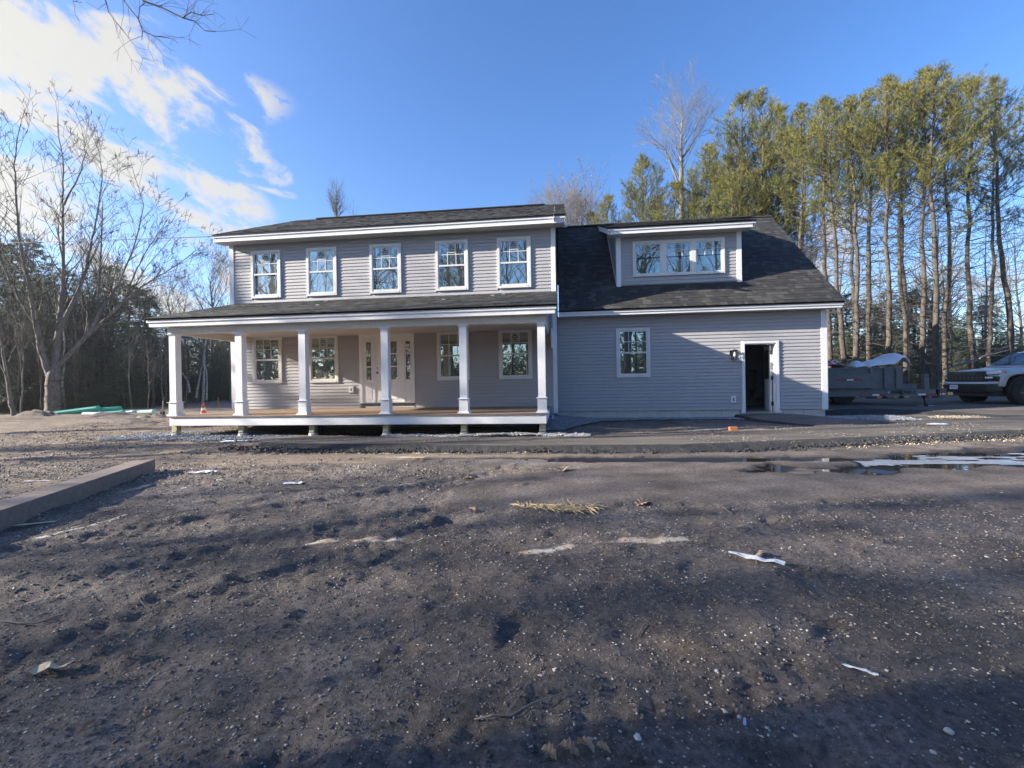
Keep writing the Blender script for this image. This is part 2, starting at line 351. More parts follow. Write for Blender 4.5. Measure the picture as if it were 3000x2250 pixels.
def text_mesh(txt, size, depth=.002, shear=0, bold=0):
    cu = bpy.data.curves.new('t', 'FONT'); cu.body = txt; cu.size = size; cu.extrude = depth; cu.shear = shear; cu.offset = bold
    cu.align_x = 'CENTER'; cu.align_y = 'CENTER'; cu.resolution_u = 2
    o = bpy.data.objects.new('t', cu); C.objects.link(o); bpy.context.view_layer.update()
    me = bpy.data.meshes.new_from_object(o.evaluated_get(bpy.context.evaluated_depsgraph_get())); bpy.data.objects.remove(o); return me
def lettering(name, txt, size, m, parent, loc, rot=(R(90), 0, 0), shear=0, bold=0, sx=1):
    o = link(name, text_mesh(txt, size, .0015, shear, bold), m, parent, Vector(loc)); o.rotation_euler = rot; o.scale = (sx, 1, 1); return o

# ------------------------------------------------------------------ ground
def smooth(a, b, x): t = np.clip((x-a)/(b-a), 0, 1); return t*t*(3-2*t)
_rg = np.random.RandomState(5)
_tab = _rg.rand(512, 512)
def vnoise(x, y, s):
    x = np.asarray(x)*s+137.3; y = np.asarray(y)*s+71.9
    xi = np.floor(x).astype(int); yi = np.floor(y).astype(int); fx = x-xi; fy = y-yi; fx = fx*fx*(3-2*fx); fy = fy*fy*(3-2*fy)
    g = lambda i, j: _tab[i % 512, j % 512]
    return (g(xi, yi)*(1-fx)+g(xi+1, yi)*fx)*(1-fy)+(g(xi, yi+1)*(1-fx)+g(xi+1, yi+1)*fx)*fy-.5
def fbm(x, y, s, o=4, g=.5):
    r = 0; a = 1
    for i in range(o): r = r+a*vnoise(x+i*9.1, y-i*5.3, s); s *= 2.03; a *= g
    return r
def base_h(x, y):
    x = np.asarray(x, float); y = np.asarray(y, float)
    h = .10*smooth(6.8, 9.6, y)+.10*smooth(10.2, 13.4, y)+.12*smooth(14, 19, y)
    h = h+.10*smooth(8.0, 11.0, x)*smooth(12.8, 16, y)
    h = h-.05*smooth(1.2, 4, x)*smooth(5.4, 6.6, y)*(1-smooth(8.0, 9.0, y))      # low wet strip before the asphalt
    h = h-.045*smooth(7.2, 7.9, y-.25*np.maximum(0, x-2.5))*(1-smooth(8.3, 9.2, y-.25*np.maximum(0, x-2.5)))*smooth(-8, -6, x)
    h = h-.34*smooth(-7.9, -7.2, x)*(1-smooth(-.9, -.5, x))*smooth(10.25, 10.8, y)*(1-smooth(12.9, 13.2, y))   # hollow under the porch
    h = h+.10*smooth(-13, -19, x)*smooth(10, 16, y)
    return h
def height(x, y, fine=True):
    x = np.asarray(x, float); y = np.asarray(y, float)
    h = base_h(x, y)
    near = 1-smooth(9.5, 13, y)*smooth(-12, -10.2, x)-smooth(17, 24, y)*(1-smooth(-12, -10.2, x)); near = np.clip(near, 0, 1)
    h = h+fbm(x, y, .35, 3)*.06*smooth(16, 4, np.abs(y-3))+fbm(x, y, 1.7, 4)*.026*near
    open_ = smooth(30, 12, np.abs(x))
    h = h+fbm(x, y, 5.5, 3)*.026*near*open_
    h = h+.018*np.abs(fbm(x*.6+y*.5, y*1.4-x*.5, 2.2, 3))*near*open_
    if fine: h = h+fbm(x, y, 17, 3, .6)*.011*near
    # tyre ruts running away to the right, with tread bars
    for (ax, ay, bx, by, w, dp) in ((-7, .9, -.8, 6.6, .17, .026), (-6.0, .2, .4, 6.2, .17, .022), (-3.6, .7, -.9, 4.4, .15, .018), (-1.6, 1.2, 1.6, 2.3, .14, .014), (.55, 1.62, 1.15, 1.70, .07, .04)):
        dx, dy = bx-ax, by-ay; ln = math.hypot(dx, dy); t = ((x-ax)*dx+(y-ay)*dy)/ln; d = ((x-ax)*dy-(y-ay)*dx)/ln+.10*vnoise(t, t*0, .6)
        m_ = smooth(w*1.25, w*.75, np.abs(d))*smooth(-.1, .2, t)*smooth(ln+.1, ln-.4, t)
        rim = smooth(w*1.9, w*1.4, np.abs(d))*smooth(w*.9, w*1.3, np.abs(d))*smooth(-.1, .2, t)*smooth(ln+.1, ln-.4, t)
        h = h-dp*m_+.010*rim+.005*m_*np.sign(np.sin(t*42+d*16))*(vnoise(x, y, 1.2) > -.1)
    # boot prints
    for (px, py, a) in FOOT:
        ca, sa = math.cos(a), math.sin(a); u_ = (x-px)*ca+(y-py)*sa; v_ = -(x-px)*sa+(y-py)*ca
        q = (u_/.15)**2+(v_/(.055+.01*np.sign(u_)))**2
        m_ = smooth(1.25, .8, q); h = h-.017*m_+.008*smooth(2.1, 1.4, q)*(1-m_)*(v_ > 0)
    # small clods and holes by the puddle and mid field
    h = h+np.maximum(0, fbm(x, y, 2.6, 4, .62)-.40)*.09*near
    return h
FOOT = [(-1.05, 1.55, 1.2), (-.85, 2.05, 1.3), (-.35, 1.75, 1.1), (-.30, 2.35, 1.25), (.15, 1.45, .9), (.75, 1.95, .8), (1.35, 2.45, .7), (-1.9, 2.6, 1.4), (-1.4, 3.2, 1.2),
        (.25, 2.9, 1.0), (.9, 3.3, .9), (1.7, 3.2, .4), (-2.7, 1.9, 1.6), (-.1, 3.9, 1.1), (-1.2, 4.2, 1.3), (2.4, 1.8, .5), (2.9, 2.9, .9), (-.7, 5.0, 1.3), (-3.4, 3.4, .9), (1.9, 4.4, 1.2)]
def axis_pts(lo, hi, d0, far, g=1.35):
    a = list(np.arange(lo, hi+1e-6, d0)); st = d0
    x = hi
    while x < far: st *= g; x += st; a.append(x)
    st = d0; x = lo; pre = []
    while x > -far: st *= g; x -= st; pre.append(x)
    return np.array(pre[::-1]+a)
xs = np.concatenate([axis_pts(-1e9, -1e9, 1, -1e9)[:0], axis_pts(-15, 8.5, .038, 400, 1.11)])
y_near = [.35]
while y_near[-1] < 14: y_near.append(y_near[-1]+max(.02, .0095*y_near[-1]))
y_far = [y_near[-1]]; st = .12
while y_far[-1] < 400: st *= 1.07; y_far.append(y_far[-1]+st)
y_back = [.35]; st = .05
while y_back[-1] > -400: st *= 1.3; y_back.append(y_back[-1]-st)
ys = np.array(y_back[::-1][:-1]+y_near+y_far[1:])
PUD = []
def in_ell(x, y, c, a, b, th=0, jag=.25, s=1.6):
    ca, sa = math.cos(th), math.sin(th); u_ = ((x-c[0])*ca+(y-c[1])*sa)/a; v_ = (-(x-c[0])*sa+(y-c[1])*ca)/b
    return 1-(u_*u_+v_*v_)+jag*2*fbm(x, y, s, 3)
def puddle_f(x, y):
    """>0 where water stands"""
    f = in_ell(x, y, (1.4, 7.62), 3.9, .26, .03, .60, 1.6)
    f = np.maximum(f, in_ell(x, y, (6.6, 7.75), 3.2, .62, .30, .8, 1.5))
    f = np.maximum(f, in_ell(x, y, (9.8, 8.1), 2.6, 1.1, .3, .7, 1.2))
    f = np.maximum(f, in_ell(x, y, (3.85, 6.82), .42, .13, 0, .2, 2))
    return f
WATER_Z = .012
def ground():
    X, Y = np.meshgrid(xs, ys); H = height(X, Y)
    pf = puddle_f(X, Y)
    k = smooth(-.25, .45, pf)
    H = H*(1-k)+(WATER_Z-.035+fbm(X, Y, 6, 3)*.03)*k
    H = np.where((pf < .0) & (pf > -6), np.maximum(H, WATER_Z+.004+.02*smooth(0, -.4, pf)), H)
    nx, ny = len(xs), len(ys)
    V = np.stack([X, Y, H], -1).reshape(-1, 3)
    I = np.arange(nx*ny).reshape(ny, nx)
    F = np.stack([I[:-1, :-1], I[:-1, 1:], I[1:, 1:], I[1:, :-1]], -1).reshape(-1, 4)
    me = bpy.data.meshes.new('ground'); me.vertices.add(len(V)); me.vertices.foreach_set('co', V.ravel())
    me.loops.add(len(F)*4); me.loops.foreach_set('vertex_index', F.ravel().astype(np.int32))
    me.polygons.add(len(F)); me.polygons.foreach_set('loop_start', np.arange(0, len(F)*4, 4, dtype=np.int32)); me.polygons.foreach_set('loop_total', np.full(len(F), 4, np.int32))
    me.polygons.foreach_set('use_smooth', np.ones(len(F), bool)); me.update(); me.validate()
    dry = .50*smooth(-1.0, -6.0, X)*smooth(4.6, 6.2, Y)+.25*smooth(5.6, 8.0, Y)*smooth(3, -2, X)
    dry = dry+.55*smooth(6.9, 7.9, Y)*(1-smooth(8.6, 9.2, Y))*smooth(2.4, -.5, X)
    dry = dry+.55*smooth(10.4, 10.9, Y)*(1-smooth(11.7, 12.3, Y))*smooth(.1, 1.0, X)
    dry = dry+.15*smooth(14, 18, Y)
    # narrow streaks of sawdust in the foreground
    dust = np.zeros_like(X)
    for (px0, py0, px1, py1, w, s) in ((870, 1600, 1190, 1580, .055, 1.1), (1500, 1625, 1690, 1610, .05, 1.1), (1720, 1600, 2040, 1588, .05, 1.1), (930, 1430, 1250, 1420, .035, .9), (1560, 1410, 1780, 1405, .035, .8),
                                       (100, 1590, 400, 1510, .035, 1.3), (130, 1570, 280, 1535, .03, 1.3), (520, 1435, 660, 1405, .05, 1.2), (330, 1450, 470, 1415, .06, 1.1), (-50, 1640, 60, 1610, .05, 1.2), (1800, 1588, 2040, 1585, .06, 1.3), (900, 1330, 1350, 1332, .05, 1.0), (1000, 1345, 1250, 1345, .06, 1.1)):
        a = on_z(px0, py0, 0); b = on_z(px1, py1, 0); dx, dy = b[0]-a[0], b[1]-a[1]; ln = math.hypot(dx, dy)
        t = ((X-a[0])*dx+(Y-a[1])*dy)/ln; d = np.abs(((X-a[0])*dy-(Y-a[1])*dx)/ln+.05*fbm(X, Y, 3, 2))
        dust = dust+s*np.exp(-(d/w)**2)*smooth(-.1, .1, t)*smooth(ln+.1, ln-.1, t)*(.6+1.2*(fbm(X, Y, 6, 3)+.3))
    attr(me, 'dry', np.clip(dry, 0, 1.5).ravel(), 'POINT'); attr(me, 'dust', np.clip(dust, 0, 1.6).ravel(), 'POINT')
    wet = smooth(-.6, .05, pf)*.9+.35*smooth(.25, .5, fbm(X, Y, .5, 3)+.25)*smooth(5, 3, Y)
    attr(me, 'wet', np.clip(wet, 0, 1).ravel(), 'POINT')
    tag(link('ground', me, MT['ground']), 'bare muddy building plot with tyre ruts and boot prints', None, kind='structure')
ground()
def gz(x, y): return float(height(np.array(float(x)), np.array(float(y)), False))

def grid_from(fn, x0, x1, y0, y1, d, z, name, m, label, kind='structure', cat=None, thr=0):
    xa = np.arange(x0, x1, d); ya = np.arange(y0, y1, d); X, Y = np.meshgrid(xa, ya); f = fn(X, Y) > thr
    idx = -np.ones(X.shape, int); vs = []; fs = []
    Z = z(X, Y) if callable(z) else np.full(X.shape, z)
    def vid(i, j):
        if idx[i, j] < 0: idx[i, j] = len(vs); vs.append((X[i, j], Y[i, j], Z[i, j]))
        return idx[i, j]
    for i, j in zip(*np.nonzero(f[:-1, :-1] & f[1:, :-1] & f[:-1, 1:] & f[1:, 1:])): fs.append((vid(i, j), vid(i, j+1), vid(i+1, j+1), vid(i+1, j)))
    me = mesh(name, vs, fs)
    for p in me.polygons: p.use_smooth = True
    return tag(link(name, me, m), label, cat, kind=kind)
grid_from(puddle_f, -4, 14, 6.2, 10.5, .05, WATER_Z, 'puddle', MT['water'], 'shallow muddy puddle along the asphalt edge', thr=-.12)
def ice_f(x, y):
    f = in_ell(x, y, (8.4, 7.6), 3.2, .75, .32, .9, 1.5)
    f = np.maximum(f, in_ell(x, y, (5.9, 7.75), 1.7, .3, .2, .8, 2))
    return np.minimum(f-.25+3.0*fbm(x*.45, y*2.6, 2.5, 4), puddle_f(x, y)+.2)
grid_from(ice_f, 3, 14, 6.2, 10.5, .04, WATER_Z+.003, 'ice_sheet', MT['ice'], 'pale blue thin ice on the right puddle', thr=.18)

# asphalt: lofted strips with a raised coarse edge
def strip(name, near, far, n, zf, label, edge=True, nw=14, m=None, jit=.04):
    def resample(pts, k):
        P = np.array(pts, float); s = np.r_[0, np.cumsum(np.hypot(*np.diff(P, axis=0).T))]; t = np.linspace(0, s[-1], k)
        return np.stack([np.interp(t, s, P[:, 0]), np.interp(t, s, P[:, 1])], -1)
    a = resample(near, n); b = resample(far, n)
    jn = fbm(a[:, 0], a[:, 1]*0, 3, 3)*jit*2; a[:, 1] += jn; b[:, 1] += fbm(b[:, 0]+50, b[:, 0]*0, 2.5, 3)*jit*2
    vs = []; fs = []
    for i in range(n):
        for j in range(nw+1):
            p = a[i]+(b[i]-a[i])*j/nw
            vs.append((p[0], p[1], zf(p[0], p[1])))
    for i in range(n-1):
        for j in range(nw): q = i*(nw+1)+j; fs.append((q, q+nw+1, q+nw+2, q+1))
    me = mesh(name, vs, fs)
    for p in me.polygons: p.use_smooth = True
    o = tag(link(name, me, m or MT['asphalt']), label, None, kind='structure')
    if edge:
        ev = []; ef = []; rows = [(0, .004, 0), (-.12, -.02, .06), (-.30, -.075, .12), (-.50, -.16, .08)]
        for i in range(n):
            for k, (off, dz, jj) in enumerate(rows):
                x = a[i][0]; y = a[i][1]+off+jj*.7*float(fbm(np.array(x), np.array(k*3.), 21, 3))
                ev.append((x, y, zf(a[i][0], a[i][1])+dz+jj*.3*float(fbm(np.array(x), np.array(k*7.), 29, 3))))
        for i in range(n-1):
            for k in range(3): q = i*4+k; ef.append((q, q+1, q+5, q+4))
        e = mesh('asphalt_edge', ev, ef)
        tag(link('asphalt_edge', e, MT['asphalt_edge']), 'crumbled dark edge of the new asphalt', None, kind='structure')
    return o
zpath = lambda x, y: .135+.055*float(smooth(9, 12.5, np.array(y)))+.19*float(smooth(12.3, 15.5, np.array(y)))*float(smooth(6.5, 9, np.array(x)))+.05*float(smooth(15, 19, np.array(y)))
zp2 = lambda x, y: zpath(x, y)+.004+.08*float(smooth(15.2, 16.0, np.array(y)))*float(smooth(11.2, 9.8, np.array(x)))
strip('driveway', [(-7.2, 9.35), (-6.2, 8.85), (-4.5, 8.68), (-1, 8.48), (2.2, 8.62), (5.8, 9.6), (10, 10.7), (16, 12.2), (40, 18)],
      [(-7.4, 10.0), (-6.5, 10.2), (-4.6, 9.95), (-1.2, 9.85), (2.8, 10.35), (5.0, 10.9), (6.7, 11.6), (9.6, 12.75), (11.2, 13.0), (12.6, 13.4), (20, 16), (40, 26)], 420, zpath,
      'dusty strip of new asphalt crossing in front of the house')
strip('driveway_parking', [(7.9, 14.75), (9.3, 14.95), (10.8, 14.5), (11.9, 13.5), (13, 13.2), (20, 15.4), (40, 20)], [(7.9, 19.4), (10, 20.0), (13, 20.4), (16, 20.6), (22, 21), (30, 22), (60, 28)], 240, zp2,
      'asphalt parking area beside the garage under the trailer and pickup', nw=20, jit=.06)
def zramp(x, y): t = float(smooth(11.3, 13.5, np.array(y))); return .155+.15*t+.02
strip('door_ramp', [(5.05, 13.58), (5.2, 12.6), (5.9, 11.9), (6.5, 11.45)][::1], [(6.55, 13.58), (7.2, 12.7), (8.0, 12.3), (8.6, 12.2)], 40, zramp, 'small asphalt ramp up to the open side door', edge=False, jit=.03)
rm = B()
pr = [(5.05, 13.58), (5.2, 12.6), (5.9, 11.9), (6.5, 11.45)]
for a, b in zip(pr, pr[1:]):
    i = len(rm.v); rm.v += [(a[0], a[1], zramp(*a)), (b[0], b[1], zramp(*b)), (b[0]-.14, b[1]-.08, .06), (a[0]-.14, a[1]-.08, .06)]; rm.f.append((i, i+1, i+2, i+3))
tag(rm.build('asphalt_edge', MT['asphalt_edge']), 'black side of the little asphalt ramp', None, kind='structure')

# ------------------------------------------------------------------ scattered stones (nobody could count them)
def rock_scatter(name, m, pts, sizes, label, flat=.7, seed=1, cat='gravel', low=False):
    rg = np.random.RandomState(seed); t = (1+5**.5)/2
    base = np.array([(-1, t, 0), (1, t, 0), (-1, -t, 0), (1, -t, 0), (0, -1, t), (0, 1, t), (0, -1, -t), (0, 1, -t), (t, 0, -1), (t, 0, 1), (-t, 0, -1), (-t, 0, 1)], float)/1.9
    tri = np.array([(0, 11, 5), (0, 5, 1), (0, 1, 7), (0, 7, 10), (0, 10, 11), (1, 5, 9), (5, 11, 4), (11, 10, 2), (10, 7, 6), (7, 1, 8), (3, 9, 4), (3, 4, 2), (3, 2, 6), (3, 6, 8), (3, 8, 9), (4, 9, 5), (2, 4, 11), (6, 2, 10), (8, 6, 7), (9, 8, 1)])
    if low: base = np.array([(1, 0, 0), (0, 1, 0), (-1, 0, 0), (0, -1, 0), (.1, .1, .8), (0, 0, -.8)], float); tri = np.array([(0, 1, 4), (1, 2, 4), (2, 3, 4), (3, 0, 4), (1, 0, 5), (2, 1, 5), (3, 2, 5), (0, 3, 5)])
    nb = len(base); n = len(pts); pts = np.asarray(pts); sizes = np.asarray(sizes)
    V = base[None]*(1+rg.uniform(-.38, .38, (n, nb, 1))); V = V*np.stack([np.ones(n), rg.uniform(.55, 1, n), rg.uniform(.35, .8, n)*flat/.7], -1)[:, None]
    a = rg.uniform(0, 6.28, n); ca, sa = np.cos(a)[:, None], np.sin(a)[:, None]
    X = V[..., 0]*ca-V[..., 1]*sa; Y = V[..., 0]*sa+V[..., 1]*ca
    V = np.stack([X, Y, V[..., 2]], -1)*sizes[:, None, None]+pts[:, None]
    F = (tri[None]+nb*np.arange(n)[:, None, None]).reshape(-1, 3)
    me = bpy.data.meshes.new(name); me.vertices.add(n*nb); me.vertices.foreach_set('co', V.reshape(-1)); me.loops.add(len(F)*3); me.loops.foreach_set('vertex_index', F.ravel().astype(np.int32))
    me.polygons.add(len(F)); me.polygons.foreach_set('loop_start', np.arange(0, len(F)*3, 3, dtype=np.int32)); me.polygons.foreach_set('loop_total', np.full(len(F), 3, np.int32)); me.update(); me.validate()
    return tag(link(name, me, m), label, cat, kind='stuff')
rg = np.random.RandomState(3)
def field_pts(n, x0, x1, y0, y1, fn=None, power=1):
    x = rg.uniform(x0, x1, n*3); y = y0+(y1-y0)*rg.uniform(0, 1, n*3)**power
    k = np.ones(len(x), bool) if fn is None else fn(x, y)
    x, y = x[k][:n], y[k][:n]; return x, y
keep = lambda x, y: (puddle_f(x, y) < 0) & (fbm(x, y, .45, 3) > -.12+.5*(rg.rand(len(x))-.5)) & (np.abs(x) < 1.6+y*1.25)
x, y = field_pts(30000, -9, 9, .75, 7.5, keep, 1.4)
s = .0026+.0062*rg.rand(len(x))**4; s = s*(1+.12*y)
s[rg.rand(len(x)) > .992] *= 1.9
rock_scatter('pebbles', MT['pebble'], np.stack([x, y, height(x, y, True)+s*.2], -1), s, 'small pale pebbles strewn over the dark mud', .6, low=True)
x, y = field_pts(42000, -9, 9, .7, 7.2, lambda x, y: (puddle_f(x, y) < -.1) & (np.abs(x) < 1.6+y*1.25), 1.6)
s = .004+.011*rg.rand(len(x))**3; s *= (1+.09*y)
rock_scatter('dirt_clods', MT['clod'], np.stack([x, y, height(x, y, True)-s*.15], -1), s, 'crumbs of dark soil on the muddy plot', .8, 4, 'soil', True)
x, y = field_pts(60000, -5, 5, .75, 4.2, lambda x, y: np.abs(x) < .9+y*1.25, 1.3)
s = .0022+.0055*rg.rand(len(x))**2
rock_scatter('dirt_crumbs', MT['clod'], np.stack([x, y, height(x, y, True)], -1), s, 'fine crumbs of soil over the nearest mud', .9, 44, 'soil', True)
def gravel_area(fn, n, x0, x1, y0, y1, smin, smax, m, name, label, zoff=.0, seed=1, zfun=None):
    x, y = field_pts(n, x0, x1, y0, y1, fn); s = rg.uniform(smin, smax, len(x))
    z = (height(x, y, False) if zfun is None else zfun(x, y))+zoff+rg.uniform(0, .02, len(x))
    return rock_scatter(name, m, np.stack([x, y, z], -1), s, label, .9, seed)
gravel_area(lambda x, y: (y > 12.75+.35*smooth(.6, 2, x)-1.6*smooth(1.1, -.2, x)+.25*fbm(x, y, 2, 2)), 9000, -.5, 5.1, 10.6, 13.62, .012, .03, MT['stone'], 'crushed_stone', 'blue grey crushed stone along the garage foundation', .02, 2, lambda x, y: height(x, y, False)+.10*smooth(1.2, -.4, x)*smooth(11, 12.5, y))
gravel_area(lambda x, y: y > 12.85+.3*fbm(x, y, 2, 2)-.3*smooth(8, 9, x), 3600, 6.9, 9.4, 12.4, 13.75, .012, .028, MT['stone'], 'crushed_stone', 'blue grey crushed stone by the right garage corner', .02, 3)
gravel_area(lambda x, y: (y > 9.85+.12*fbm(x, y, 2, 2)) & (y < 10.2), 4200, -4.3, .6, 9.8, 10.25, .012, .026, MT['stone_pale'], 'crushed_stone', 'pale crushed stone between the asphalt and the porch piers', .045, 4)
gravel_area(lambda x, y: in_ell(x, y, (-9.3, 10.2), 2.6, 1.0, .0, .3, 1) > 0, 6500, -12.5, -6.2, 9.0, 12.5, .012, .026, MT['stone'], 'crushed_stone', 'grey crushed stone around the left porch corner', .012, 5)
gravel_area(lambda x, y: np.abs(y-(8.08+.25*smooth(2, 6, x)*(x-2))) < .10+.5*fbm(x, y, 1.3, 3)*rg.rand(len(x)), 4200, -5.2, 9.5, 7.6, 10.6, .003, .013, MT['chip'], 'wood_chips', 'pale wood chips and grit along the asphalt edge', .01, 6)
gravel_area(lambda x, y: in_ell(x, y, (10.5, 12.98), .75, .35, .1, .2, 2) > .2*rg.rand(len(x)), 700, 9, 12, 12.3, 13.7, .005, .015, MT['chip'], 'wood_chips', 'sunlit wood chips at the tip of the dirt island', .05, 7)
gravel_area(lambda x, y: fbm(x, y, 1.2, 3)+.35*rg.rand(len(x)) > .1, 2600, -6, 10, 8.8, 12.0, .003, .009, MT['pebble'], 'grit', 'pale grit scattered over the asphalt strip', .035, 18, lambda x, y: np.array([zpath(a, b) for a, b in zip(x, y)])-.03)
gravel_area(lambda x, y: np.abs(y-(8.32+.25*smooth(2, 6, x)*(x-2))) < .2, 5200, -7, 11, 7.9, 11, .008, .03, MT['clod_black'], 'asphalt_crumbs', 'black crumbs along the broken asphalt edge', .03, 28)
gravel_area(lambda x, y: (fbm(x, y, .5, 3)+.5*rg.rand(len(x)) > .15) & (y > 5.4-.2*x*0), 9000, -16, -1.5, 5.2, 17, .005, .018, MT['clod'], 'dirt_clods', 'lumps of soil over the dry ground at left', .0, 29)
gravel_area(lambda x, y: fbm(x, y, .8, 3)+.4*rg.rand(len(x)) > .25, 2600, -16, -1.5, 5.2, 15, .006, .02, MT['pebble'], 'pebbles', 'pale stones over the dry ground at left', .005, 30)
gravel_area(lambda x, y: (y > 12.2) & (x < -1.2), 1500, -7.5, -1, 10.6, 12.9, .02, .05, MT['clod'], 'rubble', 'dark rubble in the hollow under the porch', .0, 8)

# ------------------------------------------------------------------ house
HX, HY = -4.5, 13.0
house = thing('house', 'new two storey grey vinyl sided house with white porch and attached garage wing', 'house', (HX, HY, 0))
house['_off'] = (HX, HY, 0)
YM, YG, YD = 13.0, 13.62, 14.107
def courses(x0, x1, z0, z1, Y, holes, name='siding_board', step=.1016, m=None, clip=None):
    z = z0
    while z < z1-.01:
        zt = min(z+step, z1); cuts = []
        a, b = x0, x1
        if clip: a, b = clip(z, zt)
        for (hx0, hx1, hz0, hz1) in holes:
            if hz0 < zt-.012 and hz1 > z+.012: cuts.append((hx0, hx1))
        cuts.sort(); segs = []; cur = a
        for c0, c1 in cuts:
            if c0 > cur: segs.append((cur, min(c0, b)))
            cur = max(cur, c1)
        if cur < b: segs.append((cur, b))
        for s0, s1 in segs:
            if s1-s0 < .01: continue
            q = B(); i = 0
            for x in (s0, s1): q.v += [(x, Y, z+.013), (x, Y-.020, z), (x, Y-.021, z+.010), (x, Y-.002, zt+.012), (x, Y, zt+.012)]
            q.f += [(i, i+1, i+6, i+5), (i+1, i+2, i+7, i+6), (i+2, i+3, i+8, i+7), (i, i+4, i+3, i+2, i+1), (i+5, i+6, i+7, i+8, i+9)]
            q.build(name, m or MT['siding'], house)
        z += step
WU = [(-9.79, -8.79), (-7.915, -6.92), (-5.84, -4.838), (-3.755, -2.751), (-1.87, -.865)]
WL = [(-9.79, -8.80), (-7.905, -6.92), (-3.757, -2.756), (-1.87, -.87)]
holesM = [(a, b, 4.18, 5.683) for a, b in WU]+[(a, b, 1.467, 2.962) for a, b in WL]+[(-6.23, -4.468, .66, 2.957)]
# sheathing behind the siding
box('wall', MT['siding'], house, -10.52, -.17, YM+.002, 21.0, .44, 5.93)
box('foundation', MT['concrete'], house, -10.45, -.25, 13.06, 20.9, -.4, .44)
courses(-10.40, -.25, .44, 2.92, YM, holesM)
courses(-10.40, -.25, 2.92+.0, 5.93, YM, holesM)
# porch step: bottom flashing
box('corner_board', MT['white'], house, -10.55, -10.40, YM-.03, YM+.05, .66, 5.93, .004)
box('corner_board', MT['white'], house, -.262, -.135, YM-.03, YM+.05, .44, 5.93, .004)
box('corner_board', MT['white'], house, -.165, -.135, YM+.051, YM+.17, .44, 5.93, .003)
# right side wall of the main block above the garage roof
q = B()
z = 3.3
while z < 7.6:
    y0 = max(13.17, 0); y1 = min(20.9, 17+(8.15-z)/.467*.99) if z > 5.93 else 20.9; ya = 13.17 if z < 5.93 else 17-(8.15-z)/.467*.99
    if y1 > ya: q.v += [(-.15, ya, z), (-.15, y1, z), (-.165, y1, z+.1016), (-.165, ya, z+.1016), (-.165, ya, z), (-.165, y1, z)]; i = len(q.v)-6; q.f += [(i, i+1, i+2, i+3), (i+4, i+5, i+1, i)]
    z += .1016
q.build('side_siding', MT['siding'], house)
gb = B().prism([(13.0, 5.93), (21.0, 5.93), (17, 8.02)], -10.5, -10.4, 'x').prism([(13.0, 5.93), (21.0, 5.93), (17, 8.02)], -.27, -.17, 'x'); gb.build('gable', MT['siding'], house)

# ---- windows
def sticker(parent, cx, z1, y, w=.2, h=.3, white=True, side=0):
    s = box('window_sticker', MT['sticker'], parent, cx-w/2, cx+w/2, y-.003, y-.001, z1-h, z1)
    s.matrix_parent_inverse = Matrix()
    return s
def logo(parent, cx, cz, y, w):
    """black triangle with a letter M cut by strokes"""
    q = B()
    def stroke(pts, t):
        for (ax, az), (bx, bz) in zip(pts, pts[1:]):
            dx, dz = bx-ax, bz-az; l = math.hypot(dx, dz) or 1; nx, nz = -dz/l*t/2, dx/l*t/2
            P = [(ax+nx, az+nz), (ax-nx, az-nz), (bx-nx, bz-nz), (bx+nx, bz+nz)]
            q.prism([(cx+p*w, cz+r*w) for p, r in P], y-.0045, y-.003, 'y')
    stroke([(-.1, .42), (-.5, -.32), (.48, -.32), (.2, .12), (.05, -.12), (-.04, .22), (-.18, -.14)], .10)
    return q
